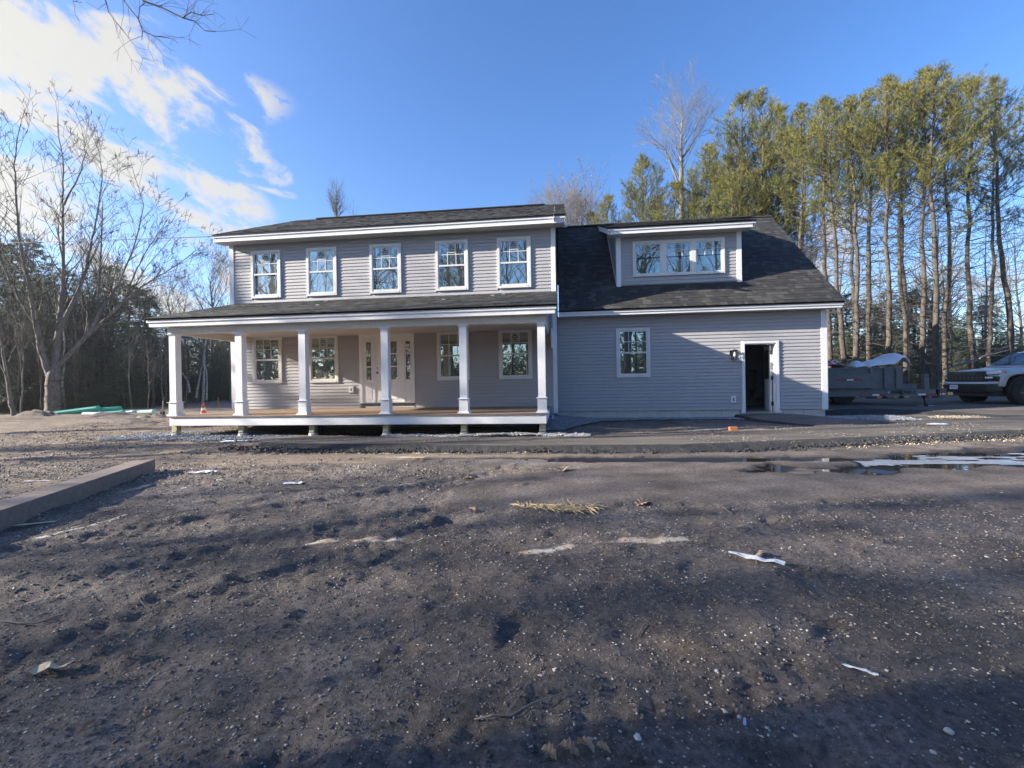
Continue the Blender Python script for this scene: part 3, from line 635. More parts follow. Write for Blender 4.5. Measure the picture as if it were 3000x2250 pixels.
def window(x0, x1, z0, z1, Y, gl, st='top', cols=3, rows=2, double=True, cas=.075, mullion=False):
    f = thing('window', None, None); del_keys(f); f.parent = house; f.location = (-HX, -HY, 0)
    P = dict(parent=f)
    def part(b, name, m, bevel=0): o = b.build(name, m, None, bevel); o.parent = f; return o
    yf = Y-.035
    q = B().box(x0, x0+cas, yf, Y+.01, z0, z1).box(x1-cas, x1, yf, Y+.01, z0, z1).box(x0+cas, x1-cas, yf, Y+.01, z1-cas, z1).box(x0+cas, x1-cas, yf-.004, Y+.01, z0, z0+cas*.85)
    part(q, 'window_frame', MT['casing'])
    ix0, ix1, iz0, iz1 = x0+cas, x1-cas, z0+cas*.85, z1-cas
    mid = (iz0+iz1)/2+.01; sf = .042
    if double:
        q = B().box(ix0, ix0+sf, Y-.012, Y+.01, mid, iz1).box(ix1-sf, ix1, Y-.012, Y+.01, mid, iz1).box(ix0+sf, ix1-sf, Y-.012, Y+.01, iz1-sf*.8, iz1).box(ix0, ix1, Y-.028, Y+.01, mid-.028, mid+.02)
        part(q, 'upper_sash', MT['casing'])
        q = B().box(ix0, ix0+sf, Y-.024, Y+.01, iz0, mid-.029).box(ix1-sf, ix1, Y-.024, Y+.01, iz0, mid-.029).box(ix0+sf, ix1-sf, Y-.024, Y+.01, iz0, iz0+.055)
        part(q, 'lower_sash', MT['casing'])
        panes = [(ix0+sf, ix1-sf, mid+.02, iz1-sf*.8), (ix0+sf, ix1-sf, iz0+.055, mid-.03)]
    else:
        q = B().box(ix0, ix0+sf, Y-.018, Y+.01, iz0, iz1).box(ix1-sf, ix1, Y-.018, Y+.01, iz0, iz1).box(ix0+sf, ix1-sf, Y-.018, Y+.01, iz1-sf, iz1).box(ix0+sf, ix1-sf, Y-.018, Y+.01, iz0, iz0+sf)
        part(q, 'sash', MT['casing']); panes = [(ix0+sf, ix1-sf, iz0+sf, iz1-sf)]
    for a, b, c, d in panes: part(B().box(a, b, Y-.003, Y+.006, c, d), 'pane', gl)
    a, b, c, d = panes[0]
    if not double: c = d-(d-c)*.46
    q = B(); w = .009
    for k in range(1, cols): xx = a+(b-a)*k/cols; q.box(xx-w, xx+w, Y-.010, Y-.0035, c, d)
    for k in range(1, rows+(0 if double else 1)):
        zz = c+(d-c)*(k-(0 if double else 1))/rows
        if double or k > 0: q.box(a, b, Y-.0095, Y-.0036, zz-w, zz+w)
    if not double: q.box(a, b, Y-.0095, Y-.0036, c-w, c+w)
    part(q, 'muntin', MT['casing'])
    if st:
        cx = (a+b)/2; zt = d-.012; hh = .25; ww = (b-a)/cols-.04
        if st == 'left': cx = a+(b-a)/cols*.62; zt = d-.16
        o = B().box(cx-ww/2, cx+ww/2, Y-.0125, Y-.0105, zt-hh, zt).build('window_sticker', MT['sticker'], None); o.parent = f
        qq = B(); t = .009
        qq.box(cx-ww/2, cx-ww/2+t, Y-.0145, Y-.0126, zt-hh, zt).box(cx+ww/2-t, cx+ww/2, Y-.0145, Y-.0126, zt-hh, zt).box(cx-ww/2+t, cx+ww/2-t, Y-.0145, Y-.0126, zt-hh, zt-hh+t)
        o = qq.build('sticker_outline', MT['sticker_white'], None); o.parent = f
        o = logo(f, cx, zt-.075, Y-.0105, ww*.8).build('sticker_logo', MT['ink'], None); o.parent = f
        qq = B()
        for k in range(3): qq.box(cx-ww*.34, cx+ww*.34, Y-.0145, Y-.0127, zt-.175-k*.022, zt-.165-k*.022+(.008 if k == 2 else 0))
        o = qq.build('sticker_print', MT['ink_grey'], None); o.parent = f
    return f
def del_keys(o):
    for k in list(o.keys()): del o[k]
for a, b in WU: window(a, b, 4.18, 5.683, YM-.016, MT['glass'])
for (a, b), s_ in zip(WL, ('left', 'top', None, 'top')): window(a, b, 1.467, 2.962, YM-.016, MT['glass_dim'], s_)
window(1.646, 2.645, 1.461, 2.958, YG-.016, MT['glass'], None)

# ---- front door with sidelights
d = thing('front_door', None, None); del_keys(d); d.parent = house; d.location = (-HX, -HY, 0)
def dp(b, name, m, bevel=0): o = b.build(name, m, None, bevel); o.parent = d; return o
yd = YM-.016
dp(B().box(-6.23, -6.135, yd-.035, yd+.01, .80, 2.957).box(-4.563, -4.468, yd-.035, yd+.01, .80, 2.957).box(-6.135, -4.563, yd-.035, yd+.01, 2.862, 2.957), 'door_casing', MT['white'], .004)
dp(B().box(-6.135, -4.563, yd-.012, yd+.03, .825, 2.86), 'door_panel', MT['white'])
dp(B().box(-6.15, -4.55, yd-.03, yd+.01, .80, .825), 'threshold', MT['zinc'])
dp(B().box(-5.785, -5.725, yd-.03, yd-.013, .83, 2.86).box(-4.835, -4.775, yd-.03, yd-.013, .83, 2.86), 'mullion_post', MT['white'], .003)
for gx0, gx1 in ((-6.005, -5.845), (-5.50, -5.02), (-4.735, -4.565)):
    if gx0 == -4.735: gx0, gx1 = -4.738, -4.60
    rows = [(2.33, 2.69), (1.94, 2.295), (1.52, 1.905)]
    dp(B().box(gx0-.025, gx0, yd-.024, yd-.013, 1.49, 2.72).box(gx1, gx1+.025, yd-.024, yd-.013, 1.49, 2.72).box(gx0, gx1, yd-.024, yd-.013, 2.69, 2.72).box(gx0, gx1, yd-.024, yd-.013, 1.49, 1.52)
       .box(gx0, gx1, yd-.024, yd-.013, 2.295, 2.33).box(gx0, gx1, yd-.024, yd-.013, 1.905, 1.94), 'lite_frame', MT['white'])
    for z0, z1 in rows: dp(B().box(gx0, gx1, yd-.016, yd-.0125, z0, z1), 'pane', MT['glass_door'])
    n = 2 if gx1-gx0 > .3 else 1; wv = (gx1-gx0+.05)/n
    for k in range(n): dp(B().box(gx0-.02+k*wv, gx0-.04+(k+1)*wv, yd-.020, yd-.013, .92, 1.38), 'raised_panel', MT['white'], .006)
for z, m, r in ((1.742, 'ink', .034), (1.885, 'ink_grey', .022)):
    dp(B().tube([(-5.657, yd-.016, z), (-5.657, yd-.0125, z)], r, 14), 'knob_hole', MT[m])
dp(B().box(-4.73, -4.62, yd-.019, yd-.0165, 2.53, 2.60).box(-4.735, -4.64, yd-.019, yd-.0165, 2.42, 2.50), 'paper_label', MT['sticker_white'])
box('flashing', MT['black_wrap'], house, -6.18, -4.49, yd-.004, yd+.02, .665, .80)
box('sill_strip', MT['white'], house, -6.05, -4.49, yd-.012, yd-.005, .665, .70)

# ---- outlets and lantern
for n_, (a, b, z0, z1, Y) in (('outlet_box', (-6.57, -6.43, 1.14, 1.32, YM-.016)), ('outlet_box', (4.93, 5.07, .665, .85, YG-.016))):
    box('outlet_plate', MT['siding'], house, a-.025, b+.03, Y-.012, Y, z0-.02, z1+.02, .003)
    box(n_, MT['white'], house, a, b, Y-.045, Y-.0125, z0, z1, .006); box('outlet_slot', MT['ink_grey'], house, (a+b)/2-.018, (a+b)/2+.018, Y-.048, Y-.0455, z0+.05, z1-.05)
lt = thing('wall_lantern', None, None); del_keys(lt); lt.parent = house; lt.location = (5.02-HX, YG-.02-HY, 2.08)
def lp(b, name, m): o = b.build(name, m, None); o.parent = lt; return o
lp(B().box(-.10, -.03, -.02, 0, -.03, .13), 'back_plate', MT['black'])
lp(B().box(-.09, .07, -.10, -.02, .11, .125), 'arm', MT['black'])
q = B()
for sx in (-.06, .075):
    for sy in (-.165, -.035): q.box(sx-.007, sx+.007, sy-.007, sy+.007, -.15, .10)
q.box(-.067, .082, -.172, -.028, -.158, -.15).box(-.067, .082, -.172, -.16, -.07, -.062)
lp(q, 'cage', MT['black']); lp(B().hexa([(-.08, -.19, .10), (.095, -.19, .10), (.095, -.01, .10), (-.08, -.01, .10), (-.03, -.13, .145), (.045, -.13, .145), (.045, -.07, .145), (-.03, -.07, .145)]), 'cap', MT['black'])
lp(B().tube([(.008, -.1, .08), (.008, -.1, .04), (.008, -.1, .0), (.008, -.1, -.04), (.008, -.1, -.06)], [.015, .018, .032, .028, .008], 10), 'bulb', MT['bulb'])

# ---- garage wing
hg = [(1.646, 2.645, 1.461, 2.958), (5.262, 6.285, .375, 2.466)]
courses(-.13, 7.45, .455, 3.31, YG, hg)
for a, b, z0, z1 in ((-.16, 5.33, .45, 3.36), (6.21, 7.58, .45, 3.36), (5.33, 6.21, 2.40, 3.36)): box('wall', MT['siding'], house, a, b, YG+.002, YG+.10, z0, z1)
box('garage_side_wall', MT['siding'], house, 7.50, 7.58, YG+.101, 21.4, .45, 3.36)
box('garage_rear_wall', MT['siding'], house, -.16, 7.58, 21.4, 21.5, .2, 3.36)
box('corner_board', MT['white'], house, 7.445, 7.605, YG-.03, YG+.05, .44, 3.31, .004)
box('corner_board', MT['white'], house, 7.583, 7.605, YG+.051, YG+.18, .44, 3.31, .003)
x = -.2; k = 0
while x < 7.5:
    x2 = min(x+.61, 7.55)
    if x2 > 5.2 and x < 5.2: x2 = 5.2
    if 5.2 <= x < 6.3: x = 6.36; continue
    box('foundation_panel', MT['concrete'], house, x+.004, x2-.004, YG+.02+.004*(k % 2), YG+.24, -.3, .45, .004); x = x2; k += 1
box('foundation', MT['concrete'], house, -.25, 7.55, YG+.045, 21.4, -.3, .30)
box('garage_floor', MT['concrete'], house, -.1, 7.5, YG+.05, 21.3, .301, .365)
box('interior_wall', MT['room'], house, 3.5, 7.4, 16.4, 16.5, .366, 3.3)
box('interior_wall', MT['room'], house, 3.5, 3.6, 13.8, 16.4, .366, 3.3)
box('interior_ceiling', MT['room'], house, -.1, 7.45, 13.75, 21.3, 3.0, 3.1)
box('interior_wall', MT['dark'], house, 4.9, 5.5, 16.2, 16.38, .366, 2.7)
gd = thing('garage_side_door', None, None); del_keys(gd); gd.parent = house; gd.location = (-HX, -HY, 0)
def gp(b, name, m, bevel=0): o = b.build(name, m, None, bevel); o.parent = gd; return o
yg = YG-.016
gp(B().box(5.262, 5.335, yg-.03, yg+.02, .375, 2.466).box(6.212, 6.285, yg-.03, yg+.02, .375, 2.466).box(5.335, 6.212, yg-.03, yg+.02, 2.395, 2.466).box(5.22, 5.34, yg-.035, yg+.02, .34, .43).box(6.2, 6.33, yg-.035, yg+.02, .34, .43), 'door_casing', MT['white'], .003)
gp(B().box(5.335, 5.36, yg+.021, YG+.16, .37, 2.395).box(6.187, 6.212, yg+.021, YG+.16, .37, 2.395).box(5.36, 6.187, yg+.021, YG+.16, 2.37, 2.395), 'door_jamb', MT['white'])
gp(B().box(5.25, 6.3, yg-.05, YG+.16, .345, .368), 'door_sill', MT['zinc'])
ang = R(103); ca, sa = math.cos(ang), math.sin(ang); hx_, hy_ = 6.155, YG+.14
def dpt(u_, v_, z): return (hx_-u_*ca-v_*sa, hy_+u_*sa-v_*ca, z)
def slab(u0, u1, v0, v1, z0, z1): return [dpt(u0, v0, z0), dpt(u1, v0, z0), dpt(u1, v1, z0), dpt(u0, v1, z0), dpt(u0, v0, z1), dpt(u1, v0, z1), dpt(u1, v1, z1), dpt(u0, v1, z1)]
gp(B().hexa(slab(0, .82, 0, .045, .375, 2.36)), 'door_slab', MT['white'])
gp(B().hexa(slab(.12, .7, .046, .056, 1.35, 2.22)), 'door_lite', MT['glass_door'])
gp(B().hexa(slab(.12, .38, .046, .054, .5, 1.2)).hexa(slab(.44, .7, .046, .054, .5, 1.2)), 'raised_panel', MT['white'])
q = B()
for z in (.62, 1.37, 2.13): q.box(6.13, 6.175, YG+.10, YG+.139, z-.055, z+.055)
gp(q, 'hinge', MT['black'])
# plastic draped inside
q = B()
for i in range(9):
    for j in range(9):
        u_, v_ = i/8, j/8; q.v.append((5.36+.7*u_*(.55+.45*abs(v_-.4)), 15.3+.12*math.sin(u_*9+v_*2), .45+1.9*v_))
for i in range(8):
    for j in range(8): a = i*9+j; q.f.append((a, a+1, a+10, a+9))
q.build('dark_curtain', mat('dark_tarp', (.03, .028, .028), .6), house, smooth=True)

# ---- eaves
def eave(x0, x1, yf, zb, zs, zt, zd, lx=.05, soff=None, rx=.03):
    """two stepped fascia boards with a black drip edge above"""
    box('fascia', MT['white'], house, x0+lx, x1-rx, yf, yf+.03, zb, zs, .003)
    box('fascia', MT['white'], house, x0, x1, yf-.025, yf+.03, zs+.001, zt, .004)
    box('drip_edge', MT['drip'], house, x0-.02, x1+.02, yf-.045, yf+.02, zt+.001, zd)
eave(-10.78, .165, 12.60, 5.906, 6.030, 6.095, 6.125)
eave(-10.34, -.105, 9.92, 2.905, 3.008, 3.075, 3.108)
eave(-.068, 7.85, 13.25, 3.318, 3.39, 3.452, 3.482, 0)
YDF = 13.72
eave(1.47, 5.745, YDF, 5.852, 5.955, 6.02, 6.055, .0)
def soffit(x0, x1, y0, y1, z, pitch=.1016, name='soffit_panel', m=None, along='y'):
    q = B()
    if along == 'y':
        x = x0
        while x < x1-.005: q.box(x+.004, min(x+pitch, x1)-.004, y0, y1, z, z+.012); x += pitch
        q.box(x0, x1, y0, y1, z+.0125, z+.02)
    q.build(name, m or MT['soffit'], house)
soffit(-10.73, .14, 12.631, 13.0, 5.908)
soffit(-10.30, -.13, 9.951, 10.10, 2.907)
soffit(-.06, 7.8, 13.281, YG, 3.322)
soffit(1.50, 5.71, YDF+.031, YD, 5.858)
soffit(-9.8, -.45, 10.3, 13.0, 2.915, .1016, 'porch_ceiling')
# gable returns on the main roof
B().prism([(12.6, 5.906), (13.05, 5.906), (13.05, 6.3), (12.6, 6.09)], .115, .145, 'x').build('eave_return', MT['white'], house)
B().prism([(12.6, 5.906), (13.05, 5.906), (13.05, 6.3), (12.6, 6.09)], -10.78, -10.75, 'x').build('eave_return', MT['white'], house)
B().prism([(13.05, 5.99), (17.0, 7.84), (17.0, 8.07), (13.05, 6.26)], .115, .145, 'x').prism([(17.0, 7.84), (21.4, 5.80), (21.4, 6.03), (17.0, 8.07)], .115, .145, 'x').build('rake_board', MT['white'], house)
B().prism([(13.05, 5.99), (17.0, 7.84), (17.0, 8.07), (13.05, 6.26)], -10.78, -10.75, 'x').prism([(17.0, 7.84), (21.4, 5.80), (21.4, 6.03), (17.0, 8.07)], -10.78, -10.75, 'x').build('rake_board', MT['white'], house)
B().prism([(13.28, 3.32), (17.5, 7.22), (17.5, 7.40), (13.23, 3.45)], 7.80, 7.83, 'x').build('rake_board', MT['white'], house)
B().prism([(9.95, 2.91), (13.0, 3.79), (13.0, 3.96), (9.90, 3.075)], -10.29, -10.26, 'x').prism([(9.95, 2.91), (13.0, 3.79), (13.0, 3.96), (9.90, 3.075)], -.16, -.13, 'x').build('rake_board', MT['white'], house)
# dormer rake boards, cheeks and walls
sd = .376
B().prism([(YDF, 5.852), (17.2, 5.852+(17.2-YDF)*sd), (17.2, 6.02+(17.2-YDF)*sd), (YDF, 6.02)], 1.50, 1.53, 'x').build('dormer_rake', MT['white'], house)
B().prism([(YDF-.02, 5.955), (17.2, 5.955+(17.2-YDF)*sd), (17.2, 6.02+(17.2-YDF)*sd), (YDF-.02, 6.02)], 1.47, 1.50, 'x').build('dormer_rake', MT['white'], house)
B().prism([(YDF, 5.852), (17.2, 5.852+(17.2-YDF)*sd), (17.2, 6.02+(17.2-YDF)*sd), (YDF, 6.02)], 5.68, 5.71, 'x').build('dormer_rake', MT['white'], house)
soffL = B()
for k in range(24):
    y0 = YD+.0+k*.13; soffL.hexa([(1.53, y0, 5.86+(y0-YDF)*sd), (1.76, y0, 5.86+(y0-YDF)*sd), (1.76, y0+.12, 5.86+(y0+.12-YDF)*sd), (1.53, y0+.12, 5.86+(y0+.12-YDF)*sd)]+[(a, b, c+.01) for a, b, c in [(1.53, y0, 5.86+(y0-YDF)*sd), (1.76, y0, 5.86+(y0-YDF)*sd), (1.76, y0+.12, 5.86+(y0+.12-YDF)*sd), (1.53, y0+.12, 5.86+(y0+.12-YDF)*sd)]])
soffL.build('soffit_panel', MT['soffit'], house)
groof = lambda Y: 3.50+.925*(Y-13.2)
courses(1.89, 5.35, 4.37, 5.87, YD, [(2.255, 4.995, 4.606, 5.698)])
box('wall', MT['siding'], house, 1.80, 5.44, YD+.002, YD+.1, 4.2, 5.9)
box('corner_board', MT['white'], house, 1.75, 1.89, YD-.03, YD+.05, 4.31, 5.87, .004); box('corner_board', MT['white'], house, 5.35, 5.49, YD-.03, YD+.05, 4.31, 5.87, .004)
box('corner_board', MT['white'], house, 1.75, 1.775, YD+.051, YD+.16, 4.40, 5.92, .003)
# left cheek: siding boards running back into the roof
zc_ = 4.5
while zc_ < 7.0:
    yb = 13.2+(zc_-3.5)/.925; ya = max(YD+.16, YDF+(zc_+.1-5.87)/sd if zc_ > 5.87 else YD+.16)
    yb2 = 13.2+(zc_+.1-3.5)/.925
    if yb > ya+.02:
        for X, sg in ((1.78, -1), (5.46, 1)):
            q = B(); q.v += [(X+sg*.015, ya, zc_), (X+sg*.015, yb, zc_), (X, yb2, zc_+.1), (X, ya, zc_+.1), (X, ya, zc_), (X, yb, zc_)]; q.f += [(0, 1, 2, 3), (0, 1, 5, 4)]; q.build('siding_board', MT['siding'], house)
    zc_ += .1016
B().prism([(YD+.1, 4.4), (17.3, 7.28), (YD+.1, 6.0)], 1.785, 1.80, 'x').prism([(YD+.1, 4.4), (17.3, 7.28), (YD+.1, 6.0)], 5.44, 5.455, 'x').build('dormer_cheek', MT['siding'], house)
B().prism([(YD-.02, 4.35), (17.2, 7.26), (17.2, 7.29), (YD-.02, 4.39)], 1.735, 1.765, 'x').build('step_flashing', MT['soffit'], house)
for a, b in ((2.255, 3.18), (3.18, 4.08), (4.08, 4.995)): window(a, b, 4.606, 5.698, YD-.016, MT['glass'], 'top', double=False, cas=.062)

# ---- roofs: decks, shingle tabs
def roof_slab(x0, x1, ya, za, yb, zb, th=.03, name='roof_deck'):
    B().hexa([(x0, ya, za-th), (x1, ya, za-th), (x1, yb, zb-th), (x0, yb, zb-th), (x0, ya, za), (x1, ya, za), (x1, yb, zb), (x0, yb, zb)]).build(name, MT['shingle'], house)
roof_slab(-10.80, .17, 12.56, 6.118, 17.0, 8.18); roof_slab(-10.80, .17, 17.0, 8.18, 21.44, 6.1)
roof_slab(-10.36, -.10, 9.875, 3.10, 13.0, 4.02)
roof_slab(-.068, 7.86, 13.205, 3.475, 17.5, 7.448); roof_slab(-.068, 7.86, 17.5, 7.448, 21.9, 3.4)
roof_slab(1.45, 5.765, YDF-.045, 6.045, 17.45, 6.045+(17.45-YDF+.045)*sd)
tabs_indiv = 0
def shingles(x0, x1, ya, za, yb, zb, expo=.143, indiv_rows=0, clip=None):
    """laminated shingles: each tab its own slightly proud slab"""
    global tabs_indiv
    L_ = math.hypot(yb-ya, zb-za); ty, tz = (yb-ya)/L_, (zb-za)/L_; ny, nz = -tz, ty
    n = int(L_/expo)+1; vs = []; fs = []; tint = []; r_ = random.Random(int(x0*100+ya*10))
    protos = {}
    for k in range(n):
        s0 = k*expo; s1 = min(s0+expo+.02, L_); x = x0+(-r_.random()*.3 if k else 0)
        run = r_.random()
        while x < x1:
            w = r_.choice((.10, .13, .16, .20, .24)); a, b = max(x, x0), min(x+w, x1); x += w
            if b-a < .01: continue
            th = r_.choice((.006, .006, .011)); t0 = .002+(.002 if k % 2 else 0)
            if clip and clip((a+b)/2, ya+ty*s0): continue
            if k < indiv_rows and b-a == w and tabs_indiv < 295:
                key = (w, th)
                if key not in protos:
                    q = B().box(0, w-.004, 0, expo+.02, 0, th); me = mesh('shingle', q.v, q.f); me.materials.append(MT['shingle']); protos[key] = me
                o = bpy.data.objects.new('shingle', protos[key]); C.objects.link(o); o.parent = house
                o.location = (a-HX, ya+ty*s0+ny*t0-HY, za+tz*s0+nz*t0); o.rotation_euler = (math.atan2(tz, ty), 0, 0); tabs_indiv += 1; continue
            i = len(vs)
            for h in (t0, t0+th):
                for s in (s0, s1):
                    hh = h if s == s0 else t0+(.002 if h > t0 else 0)
                    for xx in (a+.002, b-.002): vs.append((xx, ya+ty*s+ny*hh, za+tz*s+nz*hh))
            fs += [(i, i+1, i+5, i+4), (i+4, i+5, i+7, i+6), (i, i+4, i+6, i+2), (i+1, i+3, i+7, i+5)]
            run = r_.random()
            tint += [run]*4
    me = mesh('shingles', vs, fs); attr(me, 'tint', tint)
    o = link('shingles', me, MT['shingle'], house); o['kind'] = 'stuff'; return o
shingles(-.07, 7.87, 13.19, 3.490, 17.5, 7.470, indiv_rows=9, clip=lambda x, y: 1.78 < x < 5.46 and y > YD+.05)
shingles(-10.81, .18, 12.545, 6.122, 17.0, 8.192)
shingles(-10.37, -.09, 9.86, 3.108, 12.985, 4.03)
shingles(1.44, 5.775, YDF-.06, 6.052, 17.45, 6.052+(17.45-YDF+.06)*sd)
def ridge(x0, x1, y, z, vx0, vx1):
    q = B(); x = x0
    while x < x1-.05: b = min(x+.2, x1); q.hexa([(x, y-.13, z-.065), (b+.02, y-.13, z-.06), (b+.02, y+.13, z-.06), (x, y+.13, z-.065), (x, y-.005, z+.012), (b+.02, y-.005, z+.02), (b+.02, y+.005, z+.02), (x, y+.005, z+.012)]); x += .2
    q.build('ridge_cap', MT['shingle'], house)
    B().prism([(y-.15, z-.03), (y-.15, z+.005), (y, z+.055), (y+.15, z+.005), (y+.15, z-.03)], vx0, vx1, 'x').build('ridge_vent', MT['shingle'], house)
ridge(-10.8, .17, 17.0, 8.2, -9.85, -.55); ridge(-.07, 7.86, 17.5, 7.47, .3, 7.15)
# pale scraps left on the porch roof
for (px, py, Y) in ((716, 903, 11.9), (930, 904, 11.4), (1443, 869, 12.2), (1475, 867, 12.5), (1300, 885, 11.6), (955, 890, 12.5)):
    p = on_y(px, py, Y); z = 3.108+(p[1]-9.86)*.295+.02; w = .05
    o = box('roof_scrap', MT['paper'], None, p[0]-w, p[0]+w, Y-.02, Y+.02, z, z+.012); tag(o, 'small white scrap lying on the porch roof shingles', 'scrap', 'scraps on the porch roof')

# ---- porch
box('porch_beam', MT['ceiling'], house, -9.95, -.365, 10.10, 10.28, 2.742, 2.906, .005)
box('porch_beam', MT['ceiling'], house, -9.95, -9.77, 10.281, 13.0, 2.742, 2.906, .005)
box('porch_beam', MT['ceiling'], house, -.545, -.365, 10.281, 12.98, 2.742, 2.906, .005)
B().prism([(10.6, 2.91), (13.0, 2.91), (13.0, 3.75)], -.40, -.37, 'x').prism([(10.6, 2.91), (13.0, 2.91), (13.0, 3.75)], -9.95, -9.92, 'x').build('porch_gable', MT['siding'], house)
box('wall_bracket', MT['white'], house, -.30, -.262, 12.6, 13.0, 2.35, 2.9)
ZD = .66
y = 9.985; k = 0
while y < 12.99:
    y2 = min(y+.14, 12.995); o = box('deck_board', MT['deck'], house, -9.90, -.355, y, y2-.006, ZD-.028, ZD, .003); y = y2; k += 1
box('deck_skirt', MT['white'], house, -9.868, -.372, 10.02, 10.045, .415, .630, .003)
box('deck_skirt', MT['white'], house, -.40, -.372, 10.046, 12.95, .415, .630, .003)
box('deck_skirt', MT['white'], house, -9.868, -9.84, 10.046, 12.95, .415, .630, .003)
q = B()
for k in range(24): q.box(-9.8+k*.405, -9.76+k*.405, 10.06, 12.95, .43, .625)
q.build('deck_joists', MT['lumber'], house)
def porch_column(x0, first=None):
    w = .175; cx = x0+w/2
    c = thing('porch_column', None, None); del_keys(c); c.parent = house; c.location = (cx-HX, 10.1+w/2-HY, ZD)
    h = w/2; top = 2.742-ZD
    parts = [('shaft', B().box(-h, h, -h, h, .36, top)), ('plinth', B().box(-h-.018, h+.018, -h-.018, h+.018, .03, .34)),
             ('collar', B().hexa([(-h-.02, -h-.02, .325), (h+.02, -h-.02, .325), (h+.02, h+.02, .325), (-h-.02, h+.02, .325), (-h-.0, -h-.0, .375), (h, -h, .375), (h, h, .375), (-h, h, .375)]).box(-h-.042, h+.042, -h-.042, h+.042, .335, .348)),
             ('base_moulding', B().box(-h-.06, h+.06, -h-.06, h+.06, 0, .014).hexa([(-h-.055, -h-.055, .014), (h+.055, -h-.055, .014), (h+.055, h+.055, .014), (-h-.055, h+.055, .014), (-h-.019, -h-.019, .055), (h+.019, -h-.019, .055), (h+.019, h+.019, .055), (-h-.019, h+.019, .055)])),
             ('cap_moulding', B().hexa([(-h-.001, -h-.001, top-.06), (h+.001, -h-.001, top-.06), (h+.001, h+.001, top-.06), (-h-.001, h+.001, top-.06), (-h-.028, -h-.0285, top-.012), (h+.028, -h-.0285, top-.012), (h+.028, h+.028, top-.012), (-h-.028, h+.028, top-.012)]).box(-h-.03, h+.03, -h-.03, h+.03, top-.012, top-.001))]
    for n_, b in parts: o = b.build(n_, MT['white'], None); o.parent = c
for x0 in (-9.922, -8.10, -6.415, -4.31, -2.395, -.553): porch_column(x0)
for x0 in (-9.905, -8.065, -6.185, -4.30, -2.386, -.538):
    p = thing('deck_pier', None, None); del_keys(p); p.parent = house; p.location = (x0+.07-HX, 10.19-HY, 0)
    g = gz(x0, 10.19)
    for n_, b, m in (('post', B().box(-.07, .07, -.07, .07, .235, .415), MT['lumber']), ('post_bracket', B().box(-.078, .078, -.078, .078, .20, .212).box(-.078, -.071, -.05, .05, .212, .29).box(.071, .078, -.05, .05, .212, .29).box(-.05, .05, -.079, -.0715, .21, .28), MT['zinc']),
                     ('bracket_slot', B().box(-.035, .035, -.082, -.0795, .222, .24), MT['ink']), ('concrete_footing', B().tube([(0, 0, -.3), (0, 0, .10), (0, 0, .198)], [.13, .118, .105], 16), MT['concrete'])):
        o = b.build(n_, m, None); o.parent = p
# broken foundation hole and blue wrap by the porch end
q = B()
for k in range(10):
    a = rnd.uniform(0, 1); q.box(-.42+.2*rnd.random(), -.28+.05*rnd.random(), 12.98+.01*k, 13.05, .02+.36*a, .07+.36*a)
q.build('foundation_break', MT['dark'], house)
q = B(); q.v += [(-.33, 12.3, .02), (-.22, 12.3, .02), (-.25, 12.6, .42), (-.31, 12.6, .42)]; q.f.append((0, 1, 2, 3)); q.build('house_wrap_flap', MT['blue_tape'], house)
# small leavings on the porch
o = B().box(-.06, .06, -.02, .02, 0, .03).box(.03, .12, .0, .04, 0, .05).build('wood_offcut', MT['fresh_wood'], None, loc=(-4.0, 12.8, ZD)); tag(o, 'little pile of wood offcuts on the porch right of the front door', 'offcut')

# ------------------------------------------------------------------ trees
TWR = .006
class Tubes:
    def __init__(s, n=4): s.a = []; s.b = []; s.ra = []; s.rb = []; s.n = n
    def add(s, a, b, ra, rb): s.a.append(tuple(a)); s.b.append(tuple(b)); s.ra.append(ra); s.rb.append(rb)
    def build(s, name, m, parent=None):
        A = np.array(s.a); Bb = np.array(s.b); ra = np.array(s.ra); rb = np.array(s.rb); n = s.n; k = len(A)
        d = Bb-A; l = np.linalg.norm(d, axis=1, keepdims=True); d = d/np.maximum(l, 1e-6)
        ref = np.where(np.abs(d[:, 2:3]) < .9, np.array([[0, 0, 1.]]), np.array([[1., 0, 0]]))
        u_ = np.cross(d, ref); u_ /= np.linalg.norm(u_, axis=1, keepdims=True); w = np.cross(d, u_)
        ang = np.arange(n)*2*math.pi/n; off = u_[:, None]*np.cos(ang)[None, :, None]+w[:, None]*np.sin(ang)[None, :, None]
        V = np.stack([A[:, None]+off*ra[:, None, None], Bb[:, None]+off*rb[:, None, None]], 1).reshape(-1, 3)
        j = np.arange(n); j2 = (j+1) % n; q = np.stack([j, j2, j2+n, j+n], -1)
        F = (q[None]+2*n*np.arange(k)[:, None, None]).reshape(-1, 4)
        me = bpy.data.meshes.new(name); me.vertices.add(len(V)); me.vertices.foreach_set('co', V.ravel()); me.loops.add(len(F)*4); me.loops.foreach_set('vertex_index', F.ravel().astype(np.int32))
        me.polygons.add(len(F)); me.polygons.foreach_set('loop_start', np.arange(0, len(F)*4, 4, dtype=np.int32)); me.polygons.foreach_set('loop_total', np.full(len(F), 4, np.int32))
        me.polygons.foreach_set('use_smooth', np.ones(len(F), bool)); me.update(); me.validate()
        o = link(name, me, m)
        if parent: o.parent = parent
        return o
def rdir(r_): 
    v = Vector((r_.gauss(0, 1), r_.gauss(0, 1), r_.gauss(0, 1))); return v.normalized()
